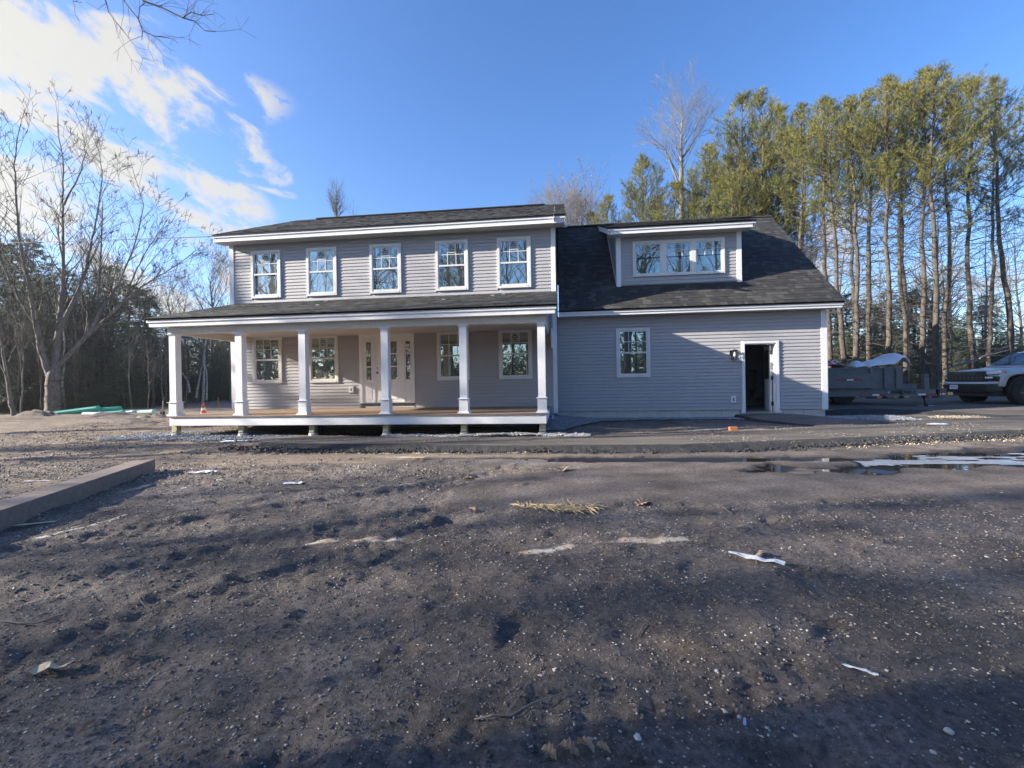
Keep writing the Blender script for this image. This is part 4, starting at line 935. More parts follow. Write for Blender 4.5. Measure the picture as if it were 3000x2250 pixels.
def grow(T, r_, p, d, ln, rad, lev, upb=.12, wig=.18, kids=(5, 4, 3), minr=.004, tw=None):
    """one limb with side branches"""
    p = Vector(p); d = Vector(d).normalized(); n = max(2, int(ln/(.55 if lev > 1 else .3))); st = ln/n; nk = kids[min(lev, len(kids)-1)] if lev >= 0 else 0
    for i in range(n):
        d2 = (d+rdir(r_)*wig+Vector((0, 0, upb))).normalized(); q = p+d2*st
        ra = max(minr, rad*(1-i/n*.8)); rb = max(minr, rad*(1-(i+1)/n*.8))
        (tw if (tw is not None and ra < .03) else T).add(p, q, ra, rb); p, d = q, d2
        if lev > 0 and i >= n*.12:
            for _ in range(max(1, round(nk/n*1.0+r_.random()*.7))):
                s = rdir(r_); s = (s-d*s.dot(d)).normalized(); a = r_.uniform(.5, .95)
                nd = (d*math.cos(a)+s*math.sin(a)+Vector((0, 0, upb*1.2))).normalized()
                grow(T, r_, p, nd, ln*r_.uniform(.38, .6)*(1-.35*i/n), rb*.55, lev-1, upb, wig*1.15, kids, minr, tw)
def limb_path(T, r_, pts, r0, r1, side=8, ln=(1.2, 2.6), lev=2, upb=.12, tw=None, start=.25, wig=.13, kids=(4, 4, 4)):
    P = [Vector(p) for p in pts]; Q = []
    for a, b in zip(P, P[1:]):
        for k in range(4): Q.append(a.lerp(b, k/4)+rdir(r_)*.02)
    Q.append(P[-1]); n = len(Q)-1
    TP = lambda t: r1+(r0-r1)*(1-t)**1.5
    for i in range(n): T.add(Q[i], Q[i+1], TP(i/n), TP((i+1)/n))
    for k in range(side):
        t = start+(1-start)*((k+r_.random())/side); i = min(n-1, int(t*n)); p = Q[i]; d = (Q[i+1]-Q[i]).normalized()
        s = rdir(r_); s.y *= .6; s = (s-d*s.dot(d)).normalized(); a = r_.uniform(.45, .9); nd = (d*math.cos(a)+s*math.sin(a)).normalized()
        rr = TP(t)*.5
        grow(T, r_, p, nd, r_.uniform(*ln)*(1.15-.5*t), max(.008, min(rr, .035)), lev, upb, wig, kids, TWR, tw)
    grow(T, r_, Q[-1], Q[-1]-Q[-2], r_.uniform(*ln)*.7, r1, lev, upb, wig, kids, TWR, tw)

def photo_tree(name, label, base_px, zc, stems, r_seed, bark='bark', group=None, cat='tree', zb=None, tw_m='twig', lev=2, mult=2.3):
    """a tree whose main stems follow traced points; each stem: (points px, base radius, tip radius, side branches, depth drift, branch length)"""
    b = at(*base_px, zc); bz = gz(b[0], b[1]) if zb is None else zb
    t = thing(name, label, cat, (b[0], b[1], bz), 0, group); r_ = random.Random(r_seed); T = Tubes(7); TW = Tubes(3)
    for pts, r0, r1, side, drift, ln in stems:
        P = []
        for i, (x, y) in enumerate(pts):
            q = at(x, y, zc+drift*i/max(1, len(pts)-1)); P.append((q[0]-b[0], q[1]-b[1], q[2]-bz))
        if pts[0] == base_px: P[0] = (0, 0, -.15)
        if r0 < .2: r0 *= .85; r1 *= .6
        limb_path(T, r_, P, r0, r1, int(side*mult), ln, lev, tw=TW, kids=(5, 7, 6) if zc < 20 else (4, 6, 5))
    T.build('trunk', MT[bark], t); TW.build('crown', MT[tw_m], t); return t
# the big maple left, with its fork of stems
photo_tree('maple_tree', 'large grey bare maple with several spreading stems behind the pipes', (156, 1212), 19.2, [
    ([(156, 1212), (153, 1160), (158, 1100)], .28, .24, 0, 0, (1, 2)),
    ([(150, 1110), (122, 1032), (106, 949), (91, 871), (70, 778), (55, 690), (48, 582), (42, 485), (52, 400)], .17, .03, 16, -1.0, (1.0, 2.4)),
    ([(106, 949), (60, 880), (20, 800), (-20, 700), (-40, 560), (-30, 420)], .10, .02, 12, -1.5, (1.0, 2.2)),
    ([(163, 1105), (165, 1011), (174, 949), (181, 871), (187, 790), (184, 700), (183, 582), (186, 485), (170, 380)], .18, .03, 16, .5, (1.0, 2.4)),
    ([(177, 960), (223, 871), (249, 804), (270, 700), (290, 600), (300, 500), (285, 420)], .11, .02, 14, 1.2, (.9, 2.2)),
    ([(170, 1075), (223, 1016), (259, 980), (311, 933), (358, 892), (394, 804), (425, 740), (480, 660)], .13, .02, 14, 1.5, (1.0, 2.3)),
    ([(259, 980), (300, 900), (350, 830), (400, 700), (420, 600), (390, 500)], .08, .02, 14, 2.2, (.9, 2.1)),
    ([(311, 933), (400, 850), (480, 800), (560, 745), (600, 740)], .06, .012, 12, 2.5, (.8, 1.6)),
    ([(186, 600), (230, 520), (250, 450), (240, 380)], .05, .015, 8, .8, (.8, 1.6)),
], 11)
photo_tree('maple_tree', 'mid sized grey bare tree behind the big maple, forking high above the evergreens', (283, 1175), 24, [
    ([(283, 1175), (283, 1105), (284, 1011), (288, 907), (291, 804), (295, 731), (300, 620)], .20, .03, 14, 1, (1.2, 2.6)),
    ([(290, 1040), (311, 1008), (342, 923), (380, 860), (430, 780), (500, 700)], .10, .02, 14, 1.5, (1.2, 2.6)),
    ([(288, 930), (262, 860), (240, 780), (236, 690)], .08, .02, 10, -1, (1.2, 2.2)),
    ([(300, 1035), (370, 1008), (430, 1005), (490, 1013)], .035, .008, 7, -1, (.6, 1.4)),
], 12)
photo_tree('leaning_tree', 'thin pale trunk leaning left at the left edge of the woods', (44, 1222), 18.4, [
    ([(44, 1222), (30, 1170), (17, 1080), (4, 1000), (-8, 900), (-20, 760), (-10, 600)], .11, .03, 12, 0, (.8, 2.0)),
    ([(32, 1180), (14, 1165), (-20, 1155)], .04, .015, 3, 0, (.4, .9))], 13)
photo_tree('sapling', 'slender grey sapling between the leaning trunk and the big maple', (62, 1222), 18.6, [
    ([(62, 1222), (66, 1140), (68, 1060), (66, 985), (72, 900), (80, 800)], .045, .012, 10, 0, (.6, 1.6)), ([(66, 1080), (50, 1010), (40, 950)], .02, .008, 5, 0, (.5, 1))], 14)
birch_l = [('birch_tree', 'leaning white birch crossing behind the big maple on the left', (183, 1198), 20.5, [([(190, 1198), (182, 1130), (188, 1060), (187, 990), (183, 935), (186, 860), (184, 760)], .07, .02, 9, .5, (.6, 1.6))]),
           ('birch_tree', 'thin white birch leaning steeply from lower right at the far left', (120, 1200), 21.5, [([(150, 1200), (120, 1050), (80, 980), (55, 935), (30, 920)], .055, .02, 4, 0, (.6, 1.4))]),
           ('birch_tree', 'upright white birch at the far left edge of the woods', (22, 1200), 22, [([(22, 1200), (24, 1100), (22, 1000), (22, 900), (14, 800)], .06, .02, 8, 0, (.6, 1.5))]),
           ('birch_tree', 'clump of three white birch stems seen between the porch columns', (594, 1175), 27, [([(594, 1175), (598, 1110), (597, 1040), (604, 990), (602, 960), (590, 900)], .10, .03, 6, 0, (.8, 1.6)), ([(575, 1165), (585, 1100), (596, 1050), (606, 1000), (618, 960)], .075, .03, 6, .4, (.8, 1.6)), ([(604, 1172), (606, 1110), (600, 1060), (598, 1010), (610, 975)], .07, .03, 4, .6, (.8, 1.4))]),
           ('birch_tree', 'broken birch stem leaning left behind the left porch column', (556, 1170), 25, [([(556, 1150), (552, 1125), (545, 1106), (534, 1093)], .07, .05, 1, 0, (.3, .6))])]
for i, (n_, l_, b_, z_, s_) in enumerate(birch_l): photo_tree(n_, l_, b_, z_, s_, 30+i, 'birch')
# bare trees standing behind the house
photo_tree('bare_tree', 'tall bare tree rising above the pines behind the dormer', (1996, 1100), 38, [([(1996, 1100), (1996, 600), (1996, 500), (1995, 430), (1996, 380), (2000, 340), (1998, 310)], .30, .03, 22, 0, (2.0, 4.6)), ([(1996, 560), (1950, 440), (1930, 420), (1905, 400)], .12, .025, 9, .5, (1.4, 2.8)), ([(1996, 470), (2040, 400), (2060, 370), (2070, 335)], .10, .02, 9, -.5, (1.4, 2.8))], 50, tw_m='twig_pale', bark='bark')
photo_tree('bare_tree', 'small bare conifer top poking above the main roof', (985, 1100), 46, [([(985, 1100), (985, 640), (985, 600), (986, 556)], .22, .02, 40, 0, (.9, 2.3))], 51, tw_m='twig', lev=1)
photo_tree('bare_tree', 'tiny twig top showing just above the main roof ridge', (1035, 1100), 50, [([(1035, 1100), (1035, 660), (1036, 612)], .12, .02, 14, 0, (.6, 1.4))], 52, lev=1)
for i, (x, top, z) in enumerate(((1640, 512, 40), (1668, 520, 42), (1700, 540, 40), (1625, 560, 36), (1725, 530, 44))):
    photo_tree('bare_tree', ['bare greyish tree just right of the main roof peak', 'second bare tree from the main roof, thin forked', 'bare tree above the left end of the garage ridge', 'low bare tree half hidden by the main roof corner', 'bare tree in front of the first green pine'][i], (x, 1100), z,
               [([(x, 1100), (x, 720), (x+4, 640), (x-3, top+75)], .16, .02, 16, 0, (1.5, 3.6)), ([(x, 720), (x+20, 650), (x+22, top+95)], .07, .02, 8, 0, (1, 2.4)), ([(x, 740), (x-18, 660), (x-24, top+95)], .07, .02, 8, 0, (1, 2.4))], 60+i, tw_m='twig_pale')
photo_tree('bare_tree', 'brushy bare tree beyond the left end of the porch roof', (620, 1180), 36, [([(620, 1180), (622, 900), (615, 830), (630, 780)], .14, .02, 18, 0, (1.4, 3.4)), ([(620, 950), (580, 880), (560, 830)], .07, .02, 9, 0, (1, 2.4)), ([(620, 920), (660, 850), (672, 790)], .06, .02, 8, 0, (1, 2.4))], 70)
photo_tree('bare_tree', 'low brushy bare tree left of the porch roof corner', (500, 1180), 34, [([(500, 1180), (505, 960), (490, 880), (505, 840)], .12, .02, 18, 0, (1.4, 3.0)), ([(500, 990), (540, 910), (550, 860)], .07, .02, 9, 0, (1, 2.2))], 71)

# generic pine: trunk, dead lower limbs, needle plumes
def plumes(pts, dirs, size, r_, per=9, tri_w=.030, tintf=None):
    rg_ = np.random.RandomState(r_); n = len(pts); P = np.asarray(pts); D = np.asarray(dirs); D /= np.linalg.norm(D, axis=1, keepdims=True)
    k = n*per; P2 = np.repeat(P, per, 0); D2 = np.repeat(D, per, 0)
    t = rg_.rand(k, 1); S = rg_.normal(size=(k, 3)); S -= D2*np.sum(S*D2, 1, keepdims=True); S /= np.linalg.norm(S, axis=1, keepdims=True)
    base = P2+D2*t*size; nd = D2*.75+S*.75; nd /= np.linalg.norm(nd, axis=1, keepdims=True)
    L_ = size*(.45+.3*rg_.rand(k, 1)); tip = base+nd*L_; sd_ = np.cross(nd, rg_.normal(size=(k, 3))); sd_ /= np.linalg.norm(sd_, axis=1, keepdims=True)
    w = tri_w*(.7+.6*rg_.rand(k, 1)); V = np.stack([base-sd_*w/2, base+sd_*w/2, tip], 1).reshape(-1, 3); F = np.arange(k*3).reshape(-1, 3)
    tint = np.clip(np.repeat(tintf if tintf is not None else rg_.rand(n), per)+rg_.normal(0, .12, k), 0, 1)
    return V, F, tint
def needle_mesh(name, V, F, tint, m, parent):
    me = bpy.data.meshes.new(name); me.vertices.add(len(V)); me.vertices.foreach_set('co', V.ravel()); me.loops.add(F.size); me.loops.foreach_set('vertex_index', F.ravel().astype(np.int32))
    me.polygons.add(len(F)); me.polygons.foreach_set('loop_start', np.arange(0, F.size, 3, dtype=np.int32)); me.polygons.foreach_set('loop_total', np.full(len(F), 3, np.int32)); me.update(); me.validate()
    attr(me, 'tint', tint); o = link(name, me, m); o.parent = parent; return o
def make_pine(seed, H=16, crown=.6, rad=2.2, r0=.135, mat_='needles', dens=1.0, droop=.25, sway=0, dead=True, name='pine_tree', bark='bark_pine', taper='pine', plume=.26):
    r_ = random.Random(seed); t = thing(name, '', 'tree'); T = Tubes(8); TW = Tubes(3); pts = []; dirs = []; tints = []
    ax = [Vector((0, 0, -.3))]; n = 16; wob = Vector((0, 0, 0))
    for i in range(n): wob += Vector((r_.gauss(0, .06)+sway*.02, r_.gauss(0, .06), 0)); ax.append(Vector((wob.x, wob.y, H*(i+1)/n)))
    def axp(z): f = max(0, min(n-1e-3, z/H*n)); i = int(f); return ax[i].lerp(ax[i+1], f-i) if i > 0 else Vector((ax[1].x*f, ax[1].y*f, z))
    for i in range(n): T.add(ax[i], ax[i+1], r0*(1-i/n*.9)+.012, r0*(1-(i+1)/n*.9)+.012)
    z = H*crown
    cz0 = H*crown
    while z < H:
        f = (z-cz0)/(H-cz0)
        Lr = rad*((.55+.75*f if f < .45 else .89*(1-(f-.45)/.55)**.95+.05) if taper == 'pine' else (1-f)**.85+.05)
        k = r_.randint(2, 4) if taper == 'pine' else r_.randint(3, 5); a0 = r_.uniform(0, 6.28)
        if taper == 'pine' and f < .18 and r_.random() < .45: z += .5; continue
        for j in range(k):
            if r_.random() > dens+.25: continue
            a = a0+j*6.283/k+r_.uniform(-.3, .3); L_ = Lr*(r_.uniform(.55, 1.35) if taper == 'pine' else r_.uniform(.65, 1.15))
            d = Vector((math.cos(a)+sway*.25, math.sin(a), (.25+.5*f) if taper == 'pine' else -.05+droop*f)).normalized(); p = axp(z); m_ = max(3, int(L_/.3)); c0 = r_.random()
            for s in range(m_):
                d = (d+Vector((0, 0, .13 if taper == 'pine' else -.03))+rdir(r_)*.09).normalized(); q = p+d*(L_/m_); TW.add(p, q, .022*(1-s/m_)+.006, .022*(1-(s+1)/m_)+.006); p = q
                if s >= m_*.22:
                    for _ in range(int(round((4 if taper == 'pine' else 5)*dens+r_.random()))):
                        sd_ = rdir(r_); sd_ = (sd_-d*sd_.dot(d)); sd_.z *= .55
                        if taper != 'pine': sd_.z -= .25
                        nd = (d*.8+sd_.normalized()*.8+Vector((0, 0, .3 if taper == 'pine' else 0))).normalized(); bl = L_*r_.uniform(.08, .26)
                        e = p+nd*bl; TW.add(p, e, .006, .004)
                        for u_ in ((.55, 1.0) if bl > .3 else (1.0,)):
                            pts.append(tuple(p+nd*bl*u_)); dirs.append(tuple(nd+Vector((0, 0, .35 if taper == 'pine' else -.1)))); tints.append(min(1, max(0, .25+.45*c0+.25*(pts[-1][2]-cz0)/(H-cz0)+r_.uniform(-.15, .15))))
        z += r_.uniform(.30, .48)*(1 if taper == 'pine' else .8)
    for s in range(10): pts.append((ax[-1].x+r_.gauss(0, .08), ax[-1].y+r_.gauss(0, .08), H+r_.uniform(-.5, .1))); dirs.append((r_.gauss(0, .3), r_.gauss(0, .3), 1)); tints.append(.6)
    if dead:
        z = H*.10
        while z < cz0+.8:
            for _ in range(r_.randint(2, 4)):
                a = r_.uniform(0, 6.28); L_ = r_.uniform(.6, 3.0)*(.4+z/cz0)
                grow(T, r_, axp(z), (math.cos(a), math.sin(a), r_.uniform(-.05, .35)), L_, .019, 1, .02, .12, (2, 2), .004, TW)
            z += r_.uniform(.35, .6)
    T.build('trunk', MT[bark], t); TW.build('branches', MT['twig'], t)
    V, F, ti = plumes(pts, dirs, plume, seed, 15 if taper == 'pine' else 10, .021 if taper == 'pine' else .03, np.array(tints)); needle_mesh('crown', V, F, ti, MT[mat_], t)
    return t
pines = [make_pine(101, 16, .50, 2.4, dens=.66, plume=.33), make_pine(102, 16, .55, 2.1, sway=1, dens=.6, plume=.33), make_pine(103, 15, .46, 2.7, dens=.66, plume=.33), make_pine(104, 16, .58, 2.1, r0=.11, dens=.58, plume=.33)]
bushy = [make_pine(111, 15, .22, 3.4, .16, dens=.8, dead=True, plume=.40), make_pine(112, 14, .18, 3.0, .16, dens=.85, plume=.40)]
hem = [make_pine(121, 9, .06, 2.6, .13, 'needles_dark', 1.1, taper='cone', name='hemlock_tree', bark='bark_dark', dead=False, plume=.24), make_pine(122, 8, .04, 2.9, .12, 'needles_dark', 1.1, taper='cone', name='hemlock_tree', bark='bark_dark', dead=False, plume=.24)]
used = set()
def put(proto, p, rz, sc, label, group=None):
    if id(proto) not in used:
        used.add(id(proto)); o = proto; o.location = p; o.rotation_euler = (0, 0, rz); o.scale = (sc, sc, sc) if not hasattr(sc, '__len__') else sc; o['label'] = label
    else: o = copy_tree(proto, p, rz, sc, label)
    if group: o['group'] = group
    return o
def put_px(proto, x, zc, top_y, H, label, rz=None, group=None, wide=1):
    top_y += 45 if H > 13.9 and 'pine' in label else 0
    p = at(x, 1120, zc); z = gz(p[0], p[1]); hgt = CAM_H+(1120-.0165*(x-1500)-top_y)*zc/CAM_F-z; s_ = hgt/H
    return put(proto, (p[0], p[1], z), rnd.uniform(0, 6.28) if rz is None else rz, (s_*wide, s_*wide, s_), label, group)
# row of tall pines right of the house: (trunk x in the photo, distance, top y, prototype)
PR = [(2330, 25, 290, 0), (2372, 27, 300, 3), (2432, 22.5, 262, 1), (2467, 21, 250, 0), (2505, 24, 265, 3), (2520, 20.5, 240, 1), (2552, 22.5, 232, 2), (2608, 19.8, 215, 0), (2660, 20.5, 205, 3), (2655, 24, 230, 1),
      (2708, 19.5, 195, 0), (2742, 18.6, 182, 2), (2765, 21.5, 190, 3), (2835, 22, 215, 1), (2963, 22, 240, 0), (2905, 26, 250, 3), (3060, 24, 220, 1), (3180, 22, 260, 0)]
PL = ['first tall pine right of the garage roof, thin trunk', 'second pine right of the garage roof, set further back', 'pine whose trunk meets the garage rake halfway up', 'thin trunked pine above the left end of the trailer', 'pine set back above the trailer box', 'pine standing left of the white plastic on the trailer', 'pine rising behind the white plastic sheet',
      'straight pine above the trailer tongue tool box', 'pine directly left of the two thickest trunks', 'pine set further back behind the lettered trailer frame', 'pale trunked pine above the trailer jack', 'thickest pine trunk between trailer and pickup', 'dark pine close behind the thickest trunk', 'pine above the pickup bonnet', 'dark straight trunk above the pickup windscreen', 'pine set back above the pickup grille', 'pine just beyond the right edge of the view', 'outer pine beyond the pickup cab']
PH = [16, 16, 15, 16]
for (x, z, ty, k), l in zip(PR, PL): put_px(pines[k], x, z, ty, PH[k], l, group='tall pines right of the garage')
BP = [(1790, 33, 545, 0, .95), (1742, 36, 590, 1, .9), (1890, 32, 432, 0, 1.0), (1985, 30, 505, 1, 1.15), (2090, 31, 400, 0, 1.0), (2182, 29, 262, 1, .95), (2240, 28, 245, 0, .9), (2150, 27, 430, 1, 1.0), (2290, 30, 290, 1, .8)]
BL = ['leftmost slim green pine above the garage ridge', 'faint low pine beside the bare trees', 'pointed bushy pine left of the tall bare tree', 'round bushy pine below the tall bare tree', 'bushy pine right of the tall bare tree', 'left one of the twin tall pine tips above the dormer', 'right one of the twin tall pine tips above the dormer', 'lower bushy pine in front of the twin tips', 'pine filling the gap before the trunk row']
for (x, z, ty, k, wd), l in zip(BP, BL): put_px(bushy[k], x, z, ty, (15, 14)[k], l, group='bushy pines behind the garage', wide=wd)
# rusty leaved beech by the bare trees
bt = thing('beech_tree', 'small tree holding rusty dead leaves above the garage ridge', 'tree', tuple(at(1722, 1120, 38))); bt.location.z = .3
r_ = random.Random(5); T = Tubes(5); TW = Tubes(3); grow(T, r_, (0, 0, 0), (0, 0, 1), 14.5, .12, 2, .1, .05, (14, 10, 5), .006, TW); T.build('trunk', MT['bark'], bt); TW.build('branches', MT['twig'], bt)
P = np.array(TW.b)[np.random.RandomState(1).randint(0, len(TW.b), 1500)]; V, F, ti = plumes(P, np.random.RandomState(2).normal(size=P.shape), .16, 3, 4, .07); needle_mesh('crown', V, F, ti, MT['dead_leaves'], bt)
# left woods: dark evergreens
HLp = [(-60, 21, 760), (20, 23, 730), (70, 26, 800), (130, 24, 830), (210, 27, 790), (255, 23, 870), (330, 25, 850), (300, 30, 780), (390, 28, 830), (430, 24, 960), (360, 21.5, 1030), (450, 32, 850), (520, 28, 1000), (560, 33, 940), (640, 30, 1010), (250, 21, 1040), (60, 20.5, 1040), (600, 38, 930), (680, 36, 960), (-140, 22, 740), (110, 31, 700), (10, 30, 690), (480, 27, 1060), (690, 44, 950), (740, 50, 960)]
for i, (x, z, ty) in enumerate(HLp):
    put_px(hem[i % 2], x, z, ty, (9, 8)[i % 2], 'dark evergreen in the crowded woods left of the house', group='dark evergreens in the left woods', wide=1.15+.3*rnd.random())
# low evergreen growth behind trailer and pickup
for i, (x, z, ty) in enumerate([(2395, 30, 830), (2500, 30, 860), (2480, 26, 960), (2560, 30, 900), (2630, 27, 960), (2690, 32, 850), (2780, 27, 930), (2830, 25, 1020), (2770, 23, 1070), (2880, 34, 900), (2960, 30, 960), (3060, 28, 920), (2600, 40, 850), (2740, 42, 820), (2900, 45, 860), (2540, 45, 880), (3040, 40, 900)]):
    put_px(hem[i % 2], x, z, ty, (9, 8)[i % 2], 'dark low evergreen in the understorey right of the garage', group='dark evergreens right of the garage', wide=1.1+.3*rnd.random())
# generic bare trees for the depth of the woods
def make_bare(seed, H, r0, bark='bark', tw='twig', kids=(9, 6, 4), spread=.06):
    r_ = random.Random(seed); t = thing('bare_tree', '', 'tree'); T = Tubes(6); TW = Tubes(3)
    p = Vector((0, 0, -.2)); d = Vector((0, 0, 1)); n = 14
    for i in range(n):
        d = (d+rdir(r_)*.07+Vector((0, 0, .1))).normalized(); q = p+d*(H/n); ra, rb = r0*(1-i/n*.85), r0*(1-(i+1)/n*.85); T.add(p, q, ra, rb); p = q
        if i > 3:
            for _ in range(3):
                a = r_.uniform(0, 6.28); grow(T, r_, p, (math.cos(a)*.8, math.sin(a)*.8, .75), H*r_.uniform(.14, .30)*(1.2-.6*i/n), rb*.45, 2, .1, .16, (4, 4, 3), .006, TW)
    T.build('trunk', MT[bark], t); TW.build('branches', MT[tw], t); return t
bare = [make_bare(201, 14, .17), make_bare(202, 15, .22), make_bare(203, 11, .10, 'bark_dark'), make_bare(204, 12, .09, 'bark', 'twig_pale')]
BH = [14, 15, 11, 12]
def rowlab(side): return 'bare tree among the thin trunks of the %s woods' % side
for i in range(58):
    x = rnd.uniform(-150, 700); z = rnd.uniform(20.5, 44) if x < 520 else rnd.uniform(26, 44); k = i % 4
    put_px(bare[k], x, z, rnd.uniform(780, 900) if x < 420 else rnd.uniform(860, 960), BH[k], rowlab('left'), group='bare trees in the left woods')
for i in range(34):
    x = rnd.uniform(-120, 560); put_px(bare[3 if i % 3 else 2], x, rnd.uniform(19.6, 24), rnd.uniform(900, 1060), (12, 12, 11)[0], 'thin pale sapling standing in front of the dark evergreens at left', group='saplings in the left woods')
for i in range(20):
    x = rnd.uniform(2350, 3200); z = rnd.uniform(25, 48); k = i % 4
    put_px(bare[k], x, z, rnd.uniform(620, 880), BH[k], rowlab('right'), group='bare trees in the right woods')
# the woods go on behind the camera and to its left: they shade the yard and show in the panes
for i in range(38):
    k = i % 4; put(bare[k], (-30+i*1.2+rnd.uniform(-1, 1), rnd.uniform(-17, -5)-(8 if i < 18 else 0), 0), rnd.uniform(0, 6), rnd.uniform(1.25, 1.8), 'bare tree across the yard behind the camera', 'bare trees behind the camera')
for i in range(4): put(pines[i % 4], (-22+i*12+rnd.uniform(-2, 2), rnd.uniform(-30, -18), 0), rnd.uniform(0, 6), rnd.uniform(.8, 1.1), 'tall pine across the yard behind the camera', 'pines behind the camera')
rg2 = random.Random(21)
for i in range(20):
    x_ = -27-34*rg2.random(); y_ = -12.5+.235*(x_+25)*1.0+rg2.uniform(0, 13.5); k = 2+i % 2
    put(bare[k], (x_, y_, 0), rg2.uniform(0, 6), (0, 0, 1.6, 1.5)[k]*rg2.uniform(.85, 1.15)*(1+.012*(-x_-27)), 'thin bare tree in the grove out of view left of the yard', 'bare grove left of the camera')
for i in range(4): put(hem[i % 2], (-50+rg2.uniform(-4, 4), -30+i*3.0, 0), rg2.uniform(0, 6), rg2.uniform(1.2, 1.6), 'tall dark evergreen out of view left of the yard', 'dark evergreens left of the camera')
for (x, y, s_) in ((-24, 4, 1.0), (-29, 8, 1.1), (-33, 3, 1.3), (-38, 10, 1.2), (-22, 1, .9), (-42, 5, 1.3), (-36, 15, 1.1)): put(bare[int(-x) % 4], (x, y, 0), x, s_, 'bare tree out of view left of the yard', 'bare trees left of the camera')
for i in range(9): put(hem[i % 2], (-36+i*8.5, rnd.uniform(-36, -28), 0), rnd.uniform(0, 6), rnd.uniform(.35, .6), 'low evergreen far behind the camera', 'low evergreens behind the camera')
# far wood edge: one mass
def far_wood():
    rg_ = np.random.RandomState(9); pts = []; dirs = []; T = []
    for a in np.linspace(-math.pi, math.pi, 640):
        for _ in range(46 if abs(a) < 1.6 else 80):
            r2_ = rg_.uniform(52, 70); x = math.sin(a)*r2_; y_ = math.cos(a)*r2_; h = (5.5+2.2*math.sin(a*7)+1.2*math.sin(a*19+1))*(1.7 if abs(a) > 1.6 else (.75 if a < 0 else 1))*(.55+.45*abs(math.sin(a*31+math.sin(a*11)*2))+.25*math.sin(a*77)); pts.append((x+rg_.normal()*1, y_, rg_.uniform(0, 1)**.8*h)); dirs.append((rg_.normal(), rg_.normal(), .8)); T.append(rg_.rand())
    V, F, ti = plumes(pts, np.array(dirs), 1.0, 9, 4, .30, np.array(T)*.5)
    me = bpy.data.meshes.new('far_woods'); me.vertices.add(len(V)); me.vertices.foreach_set('co', V.ravel()); me.loops.add(F.size); me.loops.foreach_set('vertex_index', F.ravel().astype(np.int32))
    me.polygons.add(len(F)); me.polygons.foreach_set('loop_start', np.arange(0, F.size, 3, dtype=np.int32)); me.polygons.foreach_set('loop_total', np.full(len(F), 3, np.int32)); me.update(); me.validate(); attr(me, 'tint', ti)
    tag(link('far_woods', me, MT['needles_dark']), 'far dark wood edge all along the back of the plot', 'woods', kind='stuff')
far_wood()
# fallen pale branches right, behind the pickup
fb = B()
for (x0, y0, x1, y1, r_0) in ((2790, 1075, 2985, 1018, .05), (2800, 1060, 2930, 1035, .03), (2765, 1082, 2850, 1062, .04), (2750, 1050, 2875, 1020, .03), (2870, 1050, 2970, 1010, .03)):
    a, b = at(x0, y0, 19.5), at(x1, y1, 20.5); o = B().tube([a, (a+b)/2+[0, 0, .05], b], [r_0, r_0*.8, r_0*.3], 6).build('fallen_branch', MT['twig_pale']); tag(o, 'pale dead branch leaning in the brush behind the pickup bonnet', 'branch', 'pale dead branches behind the pickup')
# overhanging twigs at the top left, from a tree standing left of the camera
def overhang():
    zc = 7.0; b = Vector((-8.5, -.5, 0)); t = thing('oak_tree', 'bare overhanging branch with fine twigs against the sky at the top left', 'tree', b); r_ = random.Random(77); T = Tubes(6); TW = Tubes(4)
    T.add((0, 0, -.2), (0, 0, 5.0), .24, .20); T.add((0, 0, 5.0), (.2, .3, 9.5), .20, .12)
    A = lambda x, y, z=zc: Vector(at(x, y, z))-b
    def path(pts, r0, r1, kids=6, ln=(.25, .7)):
        P = [A(*p) for p in pts]; n = len(P)-1
        for i in range(n): T.add(P[i], P[i+1], r0+(r1-r0)*i/n, r0+(r1-r0)*(i+1)/n)
        for k in range(kids):
            i = r_.randrange(n); f = r_.random(); p = P[i].lerp(P[i+1], f); d = (P[i+1]-P[i]).normalized(); s = rdir(r_); s = (s-d*s.dot(d)).normalized(); grow(TW, r_, p, (d*.75+s*.7), r_.uniform(*ln)*.8, .004, 1, 0, .22, (4, 4), .002)
    root = A(330, -190); T.add((.1, .2, 7.0), root, .10, .030)
    path([(330, -190), (380, -60), (420, 3), (470, 20), (535, 52), (570, 62), (600, 90), (632, 93)], .017, .004, 16)
    path([(330, -190), (350, -40), (365, 5), (405, 55), (417, 90), (450, 105), (500, 112), (522, 126)], .012, .0035, 12)
    path([(417, 90), (416, 116)], .006, .004, 1); path([(535, 52), (560, 35), (590, 45), (625, 42)], .008, .004, 7); path([(330, -190), (300, -30), (318, 35), (345, 72)], .010, .004, 6)
    path([(330, -190), (200, -40), (215, 3), (240, 8)], .008, .003, 4); path([(405, 55), (410, 20), (430, 5)], .006, .004, 4)
    T.build('trunk', MT['bark_dark'], t); TW.build('twigs', MT['bark_dark'], t)
overhang()

# ------------------------------------------------------------------ yard things
a_, b_ = at(-900, 640, 34), on_y(624, 693, 12.6); sag = [a_+(b_-a_)*k/16+np.array([0, 0, -.9*math.sin(math.pi*k/16)]) for k in range(17)]
tag(B().tube(sag, .011, 5).build('power_cable', MT['ink']), 'thin overhead cable running to the left eave corner', 'cable')
